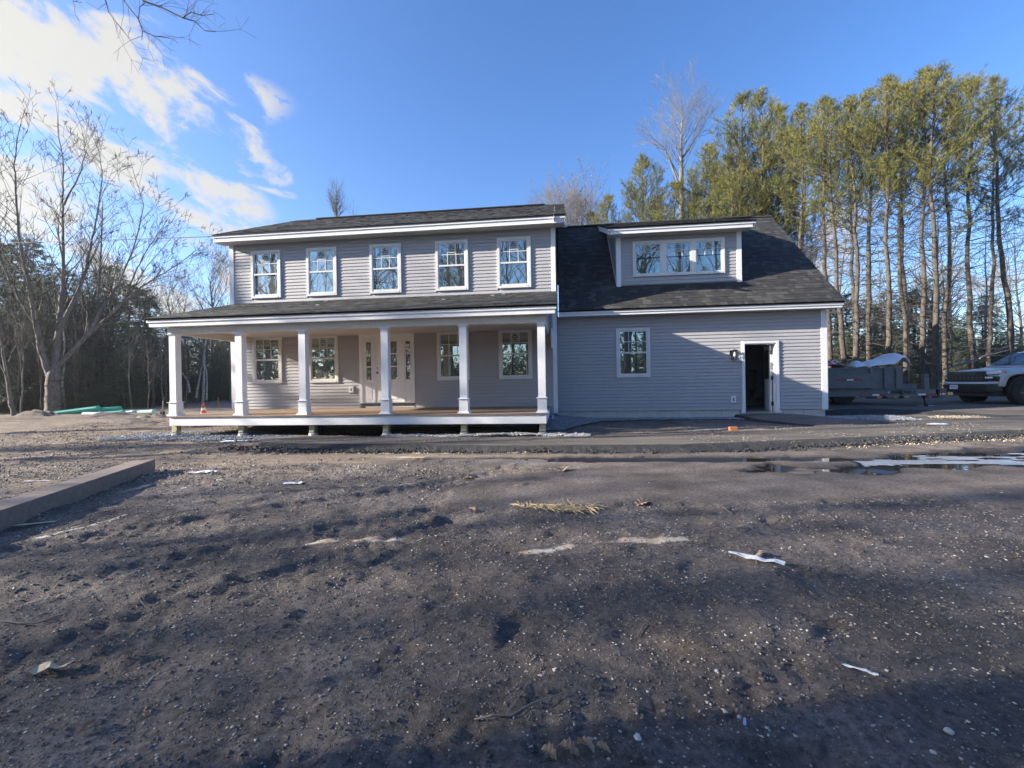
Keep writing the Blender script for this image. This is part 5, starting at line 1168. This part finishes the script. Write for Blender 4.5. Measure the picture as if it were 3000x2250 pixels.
# brown timber beams lying left
t0 = np.array([-5.35, 3.25]); t1 = on_z(455, 1350, .2)[:2]; t1b = on_z(430, 1345, .2)[:2]
P0, P1 = np.array([-5.12, 3.0]), np.array([-6.62, 6.45]); dv = (P1-P0)/np.linalg.norm(P1-P0); nv = np.array([-dv[1], dv[0]])
mid_ = P0+(P1-P0)*.62
for n_, (s, e, lab) in enumerate(((P0-dv*1.2, mid_-dv*.004, 'near brown timber of the two laid end to end at left'), (mid_+dv*.004, P1, 'far brown timber of the two laid end to end at left'))):
    w = .30; q = B(); z0 = -.03; zt = .205
    q.hexa([(*s, z0), (*e, z0), (*(e+nv*w), z0), (*(s+nv*w), z0), (*s, zt), (*e, zt), (*(e+nv*w), zt), (*(s+nv*w), zt)])
    tag(q.build('timber_beam', MT['beam_brown'], None, .006), lab, 'timber')
# traffic cone
c = at(597, 1252, 13.5); cn = thing('traffic_cone', 'orange and white traffic cone behind the left end of the porch', 'cone', (c[0], c[1], gz(c[0], c[1])))
B().box(-.2, .2, -.2, .2, 0, .035).build('cone_base', MT['rubber'], cn)
B().tube([(0, 0, .035), (0, 0, .28)], [.15, .11], 18, False).build('cone_body', MT['orange'], cn, smooth=True); B().tube([(0, 0, .28), (0, 0, .42)], [.11, .082], 18, False).build('reflective_band', MT['sticker_white'], cn, smooth=True)
B().tube([(0, 0, .42), (0, 0, .5)], [.082, .066], 18, False).build('cone_body', MT['orange'], cn, smooth=True); B().tube([(0, 0, .5), (0, 0, .58)], [.066, .052], 18, False).build('reflective_band', MT['sticker_white'], cn, smooth=True); B().tube([(0, 0, .58), (0, 0, .72)], [.052, .03], 18).build('cone_body', MT['orange'], cn, smooth=True)
# shovel
c = at(477, 1222, 17.0); sh = thing('shovel', 'shovel with a D handle standing upright in the dirt left of the porch', 'shovel', (c[0], c[1], gz(c[0], c[1])))
B().tube([(0, 0, .15), (.02, 0, .6)], .022, 8).build('shaft', MT['wood'], sh); B().tube([(0, 0, .28), (0, 0, .60)], .022, 8)
B().tube([(.02, 0, .6), (-.05, 0, .7), (.10, 0, .7), (.03, 0, .6)], .014, 6).tube([(-.06, 0, .71), (.11, 0, .71)], .018, 6).build('handle', MT['black'], sh); B().hexa([(-.1, -.01, -.05), (.1, -.01, -.05), (.1, .01, -.05), (-.1, .01, -.05), (-.1, -.01, .2), (.1, -.01, .2), (.1, .01, .2), (-.1, .01, .2)]).build('blade', MT['black'], sh)
# drain pipes
def pipe(p0, p1, r, m, lab):
    p0, p1 = np.array(p0), np.array(p1); n = 20; q = B(); q.tube([p0, p1], r, n, False); q.tube([p0, p1], r*.86, n, False)
    d = (p1-p0)/np.linalg.norm(p1-p0); q.tube([p1-d*.12, p1], r*1.12, n, True)
    o = q.build('drain_pipe', MT[m], None, smooth=False); return tag(o, lab, 'pipe')
def pxp(x, y, z): return at(x, y, z)
pipe(pxp(148, 1213, 18.6), pxp(288, 1196, 18.8), .11, 'teal', 'teal drain pipe with its left end in the dirt, longest of the pile')
pipe(pxp(215, 1207, 18.9), pxp(352, 1198, 19.0), .11, 'teal', 'teal drain pipe lying highest and ending furthest up')
pipe(pxp(245, 1214, 18.2), pxp(297, 1214, 18.2), .10, 'white_pipe', 'short bluish white pipe in front of the teal pipes')
pipe(pxp(299, 1213, 18.3), pxp(362, 1209, 18.3), .10, 'teal', 'short teal pipe beside the bluish white one')
pipe(pxp(364, 1210, 18.5), pxp(392, 1208, 18.5), .09, 'white_pipe', 'very short pale pipe between the teal and light green ones')
pipe(pxp(408, 1208, 18.4), pxp(450, 1206, 18.3), .09, 'teal_pale', 'light green pipe at the right end of the pile')
pipe(pxp(394, 1210, 18.6), pxp(405, 1209, 18.6), .09, 'white_pipe', 'white pipe stub beside the light green pipe')
# dirt heaps by the pipes
def heap(px, zc, w, h, lab, m='clod'):
    c = at(px, 1215, zc); q = B(); n = 20
    r_ = random.Random(int(px)); z0 = gz(c[0], c[1])-.05
    for i in range(n+1):
        for j in range(n+1):
            u_, v_ = i/n*2-1, j/n*2-1; f = max(0, 1-u_*u_-v_*v_); q.v.append((c[0]+u_*w, c[1]+v_*w*.5, z0+h*f*(.7+.8*float(fbm(np.array(u_*2+px), np.array(v_*2.), 1.7, 4)))))
    for i in range(n):
        for j in range(n): a = i*(n+1)+j; q.f.append((a, a+1, a+n+2, a+n+1))
    o = q.build('dirt_heap', MT['ground'], None, smooth=True); tag(o, lab, 'dirt heap')
heap(110, 18.0, 1.0, .35, 'low mound of soil at the foot of the big maple'); heap(350, 17.3, 1.5, .26, 'long low soil heap in front of the drain pipes'); heap(450, 16.8, .8, .28, 'soil heap beside the shovel'); heap(400, 15.0, 1.1, .2, 'flat soil heap in the yard left of the porch')
o = B().tube([at(640, 1195, 22), at(638, 1163, 22)], .02, 6).build('marker_stake', MT['brick_scrap']); tag(o, 'thin reddish stake in the ground behind the porch', 'stake')
# scraps, stones and leaves on the mud
def leafmesh(seed, L_=.12):
    r_ = random.Random(seed); q = B(); n = 9; up = []; dn = []
    for i in range(n+1):
        t = i/n; w = L_*.32*math.sin(math.pi*min(1, t*1.02+.02))**.7*(1 if i % 2 else .55); z = min(.028, L_*.35)*math.sin(t*3)+r_.uniform(0, .10*min(L_, .1))
        q.v += [(t*L_-L_/2, w, z+w*.35), (t*L_-L_/2, 0, z*.4), (t*L_-L_/2, -w, z+w*.2)]
    for i in range(n): a = i*3; q.f += [(a, a+1, a+4, a+3), (a+1, a+2, a+5, a+4)]
    return q
def leaf(px, py, size, lab, seed, m='leaf'):
    p = on_z(px, py, .0); o = leafmesh(seed, size).build('oak_leaf', MT[m], None, loc=(p[0], p[1], gz(p[0], p[1])+.006)); o.rotation_euler = (rnd.uniform(-.3, .3), rnd.uniform(-.3, .3), rnd.uniform(0, 6)); tag(o, lab, 'leaf'); return o
leaf(1610, 2232, .075, 'curled tan leaf at the bottom edge left of the others', 1); leaf(1665, 2228, .08, 'brown leaf in the middle of the group at the bottom edge', 2); leaf(1715, 2222, .085, 'upright pale curled leaf at the bottom edge', 3); leaf(1765, 2228, .06, 'small pale leaf rightmost of the group at the bottom edge', 4)
leaf(360, 1943, .08, 'small pointed dry leaf standing up in the left foreground', 5); leaf(255, 2145, .07, 'flat dry leaf in the lower left corner area', 6); leaf(415, 2095, .06, 'small pale leaf on the mud right of the flat one', 7)
leaf(1375, 1405, .2, 'pale leaf left of the puddle reflection', 8); leaf(1650, 1383, .35, 'pale twiggy leaf below the puddle by the porch', 9); leaf(1900, 1285, .25, 'pale bit on the mud by the long puddle', 10); leaf(1380, 1505, .14, 'white leaf in front of the straw clump at left', 11); leaf(1880, 1478, .2, 'pale leaf right of the straw clump', 12)
def shard(px, py, w, l, h, m, lab, cat, name, rz):
    p = on_z(px, py, 0); r_ = random.Random(int(px)); q = B(); n = 6
    for i in range(n+1):
        t = i/n; ww = w*(.6+.5*r_.random()); q.v += [(t*l-l/2, ww/2, h*r_.random()), (t*l-l/2, -ww/2, h*r_.random())]
    for i in range(n): a = 2*i; q.f.append((a, a+1, a+3, a+2))
    o = q.build(name, MT[m], None, loc=(p[0], p[1], gz(p[0], p[1])+.012)); o.rotation_euler = (0, 0, rz)
    md = o.modifiers.new('s', 'SOLIDIFY'); md.thickness = .004; tag(o, lab, cat)
shard(2215, 1655, .06, .36, .02, 'paper', 'torn bluish white plastic strip beside the tan leaf right of centre', 'plastic strip', 'plastic_strip', -.55)
leaf(2210, 1640, .17, 'tan leaf lying on the torn plastic strip', 14)
shard(2520, 1975, .018, .13, .01, 'paper', 'thin white splinter in the right foreground', 'splinter', 'splinter', -.5); shard(2182, 2145, .012, .04, .01, 'blue_scrap', 'tiny violet blue scrap near the bottom right of centre', 'scrap', 'scrap', 1.2)
shard(155, 1972, .07, .14, .03, 'chip', 'flaky pale lump of wood pulp in the left foreground', 'scrap', 'wood_pulp', .4); shard(595, 1392, .12, .40, .03, 'paper', 'crumpled white plastic right of the brown timbers', 'plastic scrap', 'plastic_scrap', .2); shard(105, 1545, .06, .3, .01, 'chip', 'flat pale board fragment near the brown timbers', 'wood scrap', 'wood_scrap', .5)
shard(860, 1422, .10, .26, .02, 'paper', 'pale scrap on the mud below the porch at left', 'scrap', 'scrap', .2); shard(110, 1415, .05, .35, .01, 'paper', 'white strip on the dry ground behind the timbers', 'scrap', 'scrap', .2)
def stone(px, py, s, lab):
    s *= .72; p = on_z(px, py, 0); r_ = random.Random(int(px+py)); bm = bmesh.new(); bmesh.ops.create_icosphere(bm, subdivisions=2, radius=s)
    for v in bm.verts: v.co *= r_.uniform(.82, 1.12); v.co.z *= .6; v.co.x *= 1.15
    me = bpy.data.meshes.new('stone'); bm.to_mesh(me); bm.free(); o = link('stone', me, MT['stone_pale']); o.location = (p[0], p[1], gz(p[0], p[1])+s*.3); o.rotation_euler = (0, 0, r_.uniform(0, 6)); tag(o, lab, 'stone')
for px, py, s, l in ((1868, 2188, .020, 'largest pale stone near the bottom edge'), (1625, 1992, .012, 'pale upright pebble left of the long twig print'), (2100, 1975, .013, 'pale round stone right of the boot print'), (2165, 2112, .012, 'tan oval stone below the pale round one'), (2780, 2150, .022, 'grey stone in the lower right corner'),
                    (2598, 1974, .012, 'white oval pebble right of the splinter'), (2485, 1884, .010, 'white pebble above the splinter'), (2735, 2210, .013, 'tan pebble near the bottom right'), (636, 1990, .009, 'white pebble beside a boot print at left'), (3000-90, 2260-95, .012, 'small pebble at the far lower right'), (2125, 2080, .012, 'brown pebble right of centre foreground')):
    stone(px, py, s, l)
def twig(pts, r, lab, m='twig_pale'):
    P = []
    for x, y in pts: p = on_z(x, y, 0); P.append((p[0], p[1], gz(p[0], p[1])+r*1.2+.008))
    o = B().tube(P, [r*(1-.5*i/len(P)) for i in range(len(P))], 6).build('twig', MT[m]); tag(o, lab, 'twig')
twig([(1390, 2108), (1440, 2118), (1500, 2112), (1560, 2080), (1650, 2052)], .0045, 'forked pale twig lying at the bottom centre'); twig([(1480, 2114), (1535, 2050), (1580, 1975)], .003, 'thin offshoot twig above the forked one'); twig([(0, 1833), (60, 1836), (110, 1832), (190, 1805)], .005, 'long grey twig at the left edge')
twig([(0, 1940), (70, 1930)], .004, 'short grey twig at the left edge below the long one'); twig([(2260, 1690), (2320, 1720), (2400, 1775)], .005, 'dark thin twig right of the plastic strip', 'twig'); twig([(2330, 1730), (2345, 1760), (2375, 1780)], .004, 'short twig crossing the dark one', 'twig'); twig([(405, 1756), (412, 1770), (428, 1785)], .003, 'curved little twig left of centre'); twig([(2390, 1210), (2385, 1225)], .01, 'tiny stub')if False else None
twig([(2110, 1486), (2145, 1510)], .006, 'bent pale stick right of the straw clump'); twig([(1868, 1868), (1890, 1842)], .004, 'little forked stick in the mid right mud'); twig([(1700, 1440), (1920, 1417)], .008, 'dark stick along the sawdust line', 'twig')
# straw clump
q = B(); r_ = random.Random(4); c = on_z(1630, 1492, 0)
for k in range(420):
    a = r_.uniform(0, 6.28); R_ = .32*r_.random()**.6; x = c[0]+math.cos(a)*R_*1.25; y = c[1]+math.sin(a)*R_*.55; z = gz(x, y)+.004; L_ = r_.uniform(.05, .2); b = r_.uniform(0, 6.28); e = r_.uniform(-.05, .14)
    q.tube([(x, y, z), (x+math.cos(b)*L_*.5, y+math.sin(b)*L_*.5, z+.02+e*L_*.4), (x+math.cos(b)*L_, y+math.sin(b)*L_, z+.01+e*L_*.8)], .0036, 3, False)
tag(q.build('straw_clump', MT['straw']), 'clump of dry straw in the middle of the mud', 'straw', kind='stuff')
# snow patch and orange block on the dirt island
def patch(px, py, z, w, l, lab, m='snow', h=.05):
    c = on_z(px, py, z); q = B(); n = 24; r_ = random.Random(int(px)); rim = [1+.35*float(fbm(np.array(math.cos(k/n*6.283)*1.2+px), np.array(math.sin(k/n*6.283)*1.2), 1.5, 3)) for k in range(n)]
    q.v.append((c[0], c[1], z+h))
    for ring, hh in ((.5, h*1.1), (.85, h*.7), (1.0, -.02)):
        for k in range(n): a = k/n*6.283; q.v.append((c[0]+math.cos(a)*l*rim[k]*ring, c[1]+math.sin(a)*w*rim[k]*ring, z+hh*(.8+.4*r_.random())))
    for k in range(n): q.f.append((0, 1+k, 1+(k+1) % n))
    for r2 in range(2):
        for k in range(n): a = 1+r2*n+k; b = 1+r2*n+(k+1) % n; q.f.append((a, a+n, b+n, b))
    tag(q.build('snow_patch', MT[m], None, smooth=True), lab, 'snow', kind='structure')
patch(2748, 1245, .16, .10, .32, 'patch of old snow beside the wood chips', h=.035); patch(2440, 1199, .30, .12, .35, 'thin snow streak by the garage corner', h=.03); patch(760, 1292, .115, .10, 1.0, 'thin snow line along the left end of the asphalt', h=.02)
p = on_z(2148, 1259, .16); tag(B().box(-.09, .09, -.05, .05, 0, .09).build('brick', MT['brick_scrap'], None, .006, loc=(p[0], p[1], .14)), 'orange brick on the dirt in front of the garage', 'brick')

# firewood logs behind the trailer
for i, (px, py, r, ln, m, lab) in enumerate(((2558, 1166, .13, .7, 'fresh_wood', 'cut log with an orange end seen under the trailer, left'), (2606, 1165, .15, .7, 'fresh_wood', 'cut log with an orange end in the middle under the trailer'), (2643, 1165, .17, .5, 'fresh_wood', 'round log section right of the orange ended logs'), (2583, 1166, .14, .9, 'wood', 'mossy log lying between the two orange ends'), (2500, 1165, .12, .5, 'wood', 'pale log section near the trailer wheel'))):
    c = at(px, py, 19.0); z = gz(c[0], c[1])+r; lg = thing('log', lab, 'log', (c[0], c[1], z))
    B().tube([(0, -ln/2, 0), (0, ln/2, 0)], r, 14).build('log_bark', MT['bark'], lg); B().tube([(0, -ln/2-.012, 0), (0, -ln/2-.001, 0)], r*.93, 14).build('cut_end', MT[m], lg)

# ------------------------------------------------------------------ dump trailer
tz = .37
tr = thing('dump_trailer', 'grey steel dump trailer with lettered frame parked beside the garage', 'trailer', (10, 16.3, tz))
def tp(b, name, m, bevel=0, smooth=False): return b.build(name, MT[m], tr, bevel, smooth)
yn, yf_ = -.68, 1.12
tp(B().box(-3.6, 2.05, yn, yn+.02, .36, .57).box(-3.6, 2.05, yn-.012, yn+.05, .565, .575).box(-3.6, 2.05, yn-.03, yn+.05, .355, .365), 'frame_rail', 'steel_grey')
tp(B().box(-3.6, 2.05, yf_, yf_+.02, .36, .57), 'frame_rail', 'steel_grey'); tp(B().box(1.97, 2.05, yn, yf_, .38, .56).box(.9, .98, yn, yf_, .38, .56), 'cross_member', 'steel_grey')
tp(B().box(2.05, 2.75, .12, .32, .42, .54).box(2.70, 2.9, .10, .34, .40, .56), 'coupler', 'steel_grey', .01)
tp(B().box(-3.5, .98, yn-.02, yn+.03, .58, 1.27).box(-3.5, .98, yf_-.03, yf_+.02, .58, 1.27).box(.93, .98, yn+.03, yf_-.03, .58, 1.27).box(-3.5, .98, yn, yf_, .58, .62), 'dump_box', 'steel_grey')
tp(B().box(-3.5, 1.02, yn-.06, yn+.05, 1.25, 1.30).box(.93, 1.15, yn-.06, yf_+.03, 1.25, 1.29), 'box_rim', 'steel_grey', .006)
q = B()
for x in (.80, .45, .02, -1.3, -2.2, -3.0): q.box(x-.05, x+.05, yn-.09, yn-.02, .60, 1.25)
tp(q, 'stake_rib', 'steel_grey', .01)
tp(B().box(-2.9, .1, yn-.11, yn-.021, .62, 1.10), 'side_panel', 'steel_grey', .01)
tp(B().box(-1.05, -.75, yn-.115, yn-.1105, .88, .925).box(-.55, -.27, yn-.115, yn-.1105, .88, .925), 'reflector', 'tape_red'); tp(B().box(-.75, -.55, yn-.115, yn-.1105, .88, .925), 'reflector', 'tape_white')
LX = lambda px: float(on_y(px, 1150, 16.3+yn)[0])-10
for a, b, m in ((2556, 2576, 'tape_white'), (2576, 2595, 'tape_red'), (2689, 2712, 'tape_white'), (2712, 2743, 'tape_red')): tp(B().box(LX(a), LX(b), yn-.006, yn-.002, .37, .42), 'reflector', m)
tp(B().box(LX(2532), LX(2541), yn-.01, yn-.001, .44, .47), 'marker_lamp', 'amber')
lt_ = link('lettering', text_mesh('DIAMOND C', .13, .002, .3, .008), MT['ink'], tr, Vector((LX(2645), yn-.006, .468))); lt_.rotation_euler = (R(90), 0, 0); lt_.scale = (1.0, 1, 1)
tp(B().box(LX(2602), LX(2606), yn-.004, yn-.0005, .44, .51), 'lettering_mark', 'blue_scrap')
for wx in (-.76, -1.62):
    for wy in (yn+.14, yf_-.14):
        w_ = B().tube([(wx, wy-.11, .47), (wx, wy-.09, .47), (wx, wy+.09, .47), (wx, wy+.11, .47)], [.34, .38, .38, .34], 26).build('wheel', MT['rubber'], tr); B().tube([(wx, wy-.113, .47), (wx, wy-.111, .47)],   .16, 16).build('rim', MT['truck_dark'], w_, loc=Vector((0, 0, 0)))
tp(B().tube([(-.42, yn-.09, .56), (-.40, yn-.1, .70), (-.30, yn-.1, .73), (-.12, yn-.1, .70), (-.02, yn-.09, .40)], .012, 6), 'side_step', 'steel_grey')
tp(B().box(1.72, 1.86, yn+.1, yn+.24, .30, 1.05).box(1.75, 1.83, yn+.13, yn+.21, .03, .30), 'jack_leg', 'steel_grey', .008); tp(B().box(1.64, 1.94, yn+.02, yn+.32, 0, .03), 'jack_foot', 'zinc'); tp(B().tube([(1.72, yn+.12, .98), (1.95, yn+.05, .98), (1.95, yn+.05, .93)], .012, 6), 'jack_crank', 'ink')
tp(B().box(.95, 1.50, yn+.1, yf_-.3, .58, .71).box(.93, 1.54, yn+.07, yf_-.27, .71, .735), 'tool_box', 'steel_grey', .008); tp(B().tube([(1.6, yn+.1, .40), (1.66, yn, .15), (1.68, yn, .02)], .012, 6).box(1.64, 1.72, yn-.03, yn+.03, 0, .10), 'breakaway_chain', 'ink')
# load: things heaped on the trailer
def cloth(name, x0, x1, y0, y1, zf, m, lab, cat):
    q = B(); n = 22
    for i in range(n+1):
        for j in range(n+1):
            u_, v_ = i/n, j/n; q.v.append((x0+(x1-x0)*u_, y0+(y1-y0)*v_, zf(u_, v_)))
    for i in range(n):
        for j in range(n): a = i*(n+1)+j; q.f.append((a, a+1, a+n+2, a+n+1))
    o = q.build(name, MT[m], None, smooth=True); md = o.modifiers.new('s', 'SOLIDIFY'); md.thickness = .01; return tag(o, lab, cat)
N2 = lambda u_, v_, s=3.: float(fbm(np.array(u_), np.array(v_), s, 3))
cloth('plastic_sheet', 10.1, 11.35, 15.7, 17.2, lambda u, v: tz+1.30+.30*math.sin(math.pi*min(1, max(0, u*.62+.06)))**.6*math.sin(math.pi*(v*.9+.05))**.5+.22*math.exp(-((u-.82)/.14)**2)*(1-v*.3)-.30*max(0, u-.9)*3+.05*N2(u, v, 4), 'plastic_sheet', 'large crumpled white plastic sheet on the right end of the trailer load', 'plastic sheet')
cloth('plastic_sheet', 9.60, 10.12, 15.7, 16.4, lambda u, v: tz+1.27+.27*math.sin(math.pi*u)**.8*math.sin(math.pi*(v*.9+.08))+.05*N2(u+3, v, 4), 'plastic_sheet', 'smaller white plastic bag on the trailer load left of the large sheet', 'plastic bag')
cloth('printed_bag', 8.80, 9.30, 15.75, 16.2, lambda u, v: tz+1.35+.25*math.sin(math.pi*u)**.5*math.sin(math.pi*(v*.9+.08))+.04*N2(u+7, v, 4), 'red_bag', 'red and white printed bag at the left end of the trailer load', 'bag')
B_ = B().hexa([(9.1, 15.65, tz+1.42), (9.6, 15.6, tz+1.26), (9.6, 15.72, tz+1.26), (9.1, 15.77, tz+1.42), (9.1, 15.65, tz+1.48), (9.6, 15.6, tz+1.31), (9.6, 15.72, tz+1.31), (9.1, 15.77, tz+1.48)]).build('plank', MT['wood']); tag(B_, 'board leaning out of the trailer load beside the red bag', 'plank')
cloth('debris_load', 6.6, 10.8, 15.72, 17.3, lambda u, v: tz+1.20+.13*math.sin(math.pi*(u*.94+.03))**.4*math.sin(math.pi*(v*.9+.05))**.4+.16*N2(u*3, v, 4), 'wood', 'heap of dark scrap filling the dump trailer', 'debris')['kind'] = 'stuff'

# ------------------------------------------------------------------ pickup
PX, PY, PZ = 14.60, 16.60, .36
tk = thing('pickup_truck', 'light blue grey pickup truck parked nose left at the right edge', 'pickup truck', (PX, PY, PZ))
def kp(b, name, m, bevel=0, smooth=False, seg=3): return b.build(name, MT[m], tk, bevel, smooth, seg=seg)
def shell(name, prof, half, m, bev=.03):
    """closed body lofted over cross positions: prof(y)->list of (x,z)"""
    ysn = [-1.0, -.97, -.88, -.7, -.45, -.2, 0, .2, .45, .7, .88, .97, 1.0]; q = B(); P = [prof(y) for y in ysn]; n = len(P[0])
    for y, pp in zip(ysn, P):
        for x, z in pp: q.v.append((x, y*half, z))
    for i in range(len(ysn)-1):
        for j in range(n): a = i*n+j; b = i*n+(j+1) % n; q.f.append((a, b, b+n, a+n))
    q.f.append(tuple(range(n))); q.f.append(tuple(range((len(ysn)-1)*n, len(ysn)*n)))
    o = q.build(name, MT[m], tk, 0, True); md = o.modifiers.new('b', 'BEVEL'); md.width = bev; md.segments = 2; md.limit_method = 'ANGLE'; md.angle_limit = R(40)
    return o
def hood_prof(y):
    a = abs(y); front = -.93+.13*a**4+.05*a**2; drop = .03*a**2+.10*a**8
    top = [(front, .78), (front-.015, 1.0), (front+.02, 1.12-drop*.5), (front+.12, 1.165-drop), (front+.5, 1.225-drop-.015*(1 if .25 < a < .5 else 0)), (.55, 1.27-drop), (.80, 1.28-drop)]
    return top+[(5.0, 1.30-drop*.9), (5.0, .62), (.62, .60), (.60, .78), (.50, .92), (.30, 1.0), (0, 1.02), (-.30, 1.0), (-.50, .92), (-.58, .78), (-.62, .62), (-.80, .62)]
shell('body', hood_prof, 1.0, 'truck')
def cab_prof(y):
    a = abs(y); return [(.22, 1.22), (1.04, 1.72-.05*a**2), (1.50, 1.87-.05*a**2), (3.0, 1.93-.05*a**2), (3.35, 1.30)]
q = B()
for y in (-1, 1):
    pass
shell('cab', cab_prof, .80, 'truck', .04)
# glass set slightly proud of the cab
q = B(); q.v += [(.42, -.70, 1.32), (.42, .70, 1.32), (1.06, .62, 1.71), (1.06, -.62, 1.71)]; q.v = [(x-.035, y, z+.03) for x, y, z in q.v]; q.f.append((0, 1, 2, 3)); kp(q, 'windscreen', 'glass_car')
for s_ in (-1, 1):
    q = B(); q.v += [(.70, s_*.812, 1.31), (1.95, s_*.812, 1.31), (1.95, s_*.806, 1.81), (1.40, s_*.806, 1.75)]; q.v += [(2.02, s_*.812, 1.34), (3.05, s_*.812, 1.34), (2.92, s_*.806, 1.83), (2.02, s_*.806, 1.83)]; q.f += [(0, 1, 2, 3), (4, 5, 6, 7)]; kp(q, 'side_window', 'glass_car')
kp(B().hexa([(.80, -1.13, 1.32), (.95, -1.13, 1.32), (.95, -.9, 1.32), (.80, -.9, 1.32), (.82, -1.13, 1.50), (.95, -1.13, 1.50), (.95, -.9, 1.50), (.82, -.9, 1.50)]), 'side_mirror', 'truck_dark', .02)
kp(B().box(1.0, 3.3, -.995, .995, .45, .63), 'rocker_panel', 'truck_dark', .02)
# grille, lamps, bumper
kp(B().box(-.985, -.88, -.70, .70, .80, 1.125), 'grille', 'truck_dark', .02)
q = B()
for z in (.84, .885, .93, .975): q.box(-.998, -.984, -.66, .66, z, z+.018)
q.box(-1.0, -.984, -.69, .69, 1.005, 1.022)
kp(q, 'grille_bar', 'black')
q = B()
for k in range(9):
    q.box(-.994, -.985, -.60+k*.15-.008, -.60+k*.15+.008, .84, .99)
kp(q, 'grille_mesh', 'steel_grey')
o = link('grille_lettering', text_mesh('CHEVROLET', .085, .002, 0, .002), MT['steel_grey'], tk, Vector((-.988, 0, 1.065))); o.rotation_euler = (R(90), 0, R(-90)); o.scale = (1.75, 1, 1)
for s_ in (-1, 1):
    a, b = sorted((s_*.60, s_*.93)); kp(B().hexa([(-.975+.0, s_*.58, 1.015), (-.82, s_*.995, 1.035), (-.70, s_*.97, 1.05), (-.86, s_*.60, 1.03), (-.965, s_*.58, 1.115), (-.80, s_*.99, 1.135), (-.70, s_*.97, 1.135), (-.86, s_*.60, 1.115)]), 'headlight', 'lamp_glass', .008)
    kp(B().hexa([(-.83, s_*.88, 1.04), (-.66, s_*1.002, 1.05), (-.60, s_*.99, 1.05), (-.7, s_*.88, 1.04), (-.825, s_*.88, 1.115), (-.62, s_*1.0, 1.13), (-.58, s_*.99, 1.13), (-.7, s_*.88, 1.115)]), 'turn_signal', 'amber', .005)
    kp(B().hexa([(-.96, s_*.66, .84), (-.84, s_*.985, .80), (-.78, s_*.98, .80), (-.86, s_*.66, .84), (-.955, s_*.66, .955), (-.82, s_*.99, .95), (-.76, s_*.98, .95), (-.86, s_*.66, .955)]), 'lamp_housing', 'truck_dark', .008)
    kp(B().hexa([(-.967, s_*.70, .885), (-.905, s_*.86, .885), (-.86, s_*.86, .885), (-.88, s_*.70, .885), (-.965, s_*.70, .94), (-.903, s_*.86, .94), (-.86, s_*.86, .94), (-.88, s_*.70, .94)]), 'fog_lamp', 'lamp_glass', .005)
kp(B().hexa([(-1.03, -.80, .70), (-1.03, .80, .70), (-.8, .99, .70), (-.8, -.99, .70), (-1.01, -.80, .785), (-1.01, .80, .785), (-.8, .99, .785), (-.8, -.99, .785)]), 'bumper_bar', 'truck', .02)
kp(B().hexa([(-1.0, -.80, .42), (-1.0, .80, .42), (-.7, .995, .46), (-.7, -.995, .46), (-1.04, -.82, .69), (-1.04, .82, .69), (-.7, 1.0, .69), (-.7, -1.0, .69)]), 'bumper', 'truck_dark', .03)
kp(B().box(-1.053, -1.042, .18, .50, .53, .68), 'license_plate', 'tape_white', .004)
o = link('plate_lettering', text_mesh('784 B13', .075, .001, 0, .002), MT['blue_scrap'], tk, Vector((-1.0545, .34, .605))); o.rotation_euler = (R(90), 0, R(-90))
kp(B().box(-.75, 3.9, -.75, .75, .30, .62), 'chassis', 'truck_dark')
for wx in (0, 3.75):
    for s_ in (-1, 1):
        wy = s_*.86; w_ = B().tube([(wx, wy-.14, .42), (wx, wy-.115, .42), (wx, wy+.115, .42), (wx, wy+.14, .42)], [.37, .42, .42, .37], 36).build('wheel', MT['rubber'], tk)
        q = B().tube([(wx, wy+s_*.142, .42), (wx, wy+s_*.146, .42)], .25, 20); B_ = q.build('rim', MT['truck_dark'], w_, loc=Vector((0, 0, 0)))
        q = B()
        for k in range(6):
            a = k*math.pi/3; q.tube([(wx+.04*math.cos(a), wy+s_*.15, .42+.04*math.sin(a)), (wx+.23*math.cos(a), wy+s_*.15, .42+.23*math.sin(a))], .018, 5)
        q.build('spokes', MT['steel_grey'], w_, loc=Vector((0, 0, 0)))
        q = B(); ar = [(wx+.52*math.cos(t), .42+.56*math.sin(t)) for t in np.linspace(.12, math.pi-.12, 14)]; ai = [(wx+.46*math.cos(t), .42+.50*math.sin(t)) for t in np.linspace(.12, math.pi-.12, 14)][::-1]
        # dark wheel well
        q.prism([(wx+.5*math.cos(t), .42+.55*math.sin(t)) for t in np.linspace(0, math.pi, 14)], s_*.7, s_*.985 if wx else s_*.90, 'y'); kp(q, 'wheel_well', 'dark')
for o in list(bpy.data.objects):
    if '_off' in o.keys(): del o['_off']

GLARE_HAZE = .0009  # added haze volume, imitates the veiling glare of the low sun
if GLARE_HAZE:
    hz = B().box(xs[0]-3, xs[-1]+3, ys[0]-3, ys[-1]+3, -1.6, 32).build('haze', None)
    hm = bpy.data.materials.new('glare_haze'); hm.use_nodes = True; N = hm.node_tree.nodes; N.clear(); ou = N.new('ShaderNodeOutputMaterial'); pv = N.new('ShaderNodeVolumePrincipled')
    pv.inputs['Color'].default_value = (.92, .95, 1, 1); pv.inputs['Density'].default_value = GLARE_HAZE; pv.inputs['Anisotropy'].default_value = .65; hm.node_tree.links.new(pv.outputs[0], ou.inputs['Volume'])
    hz.data.materials.append(hm); tag(hz, 'added haze volume imitating lens glare towards the low sun', 'haze', kind='stuff')
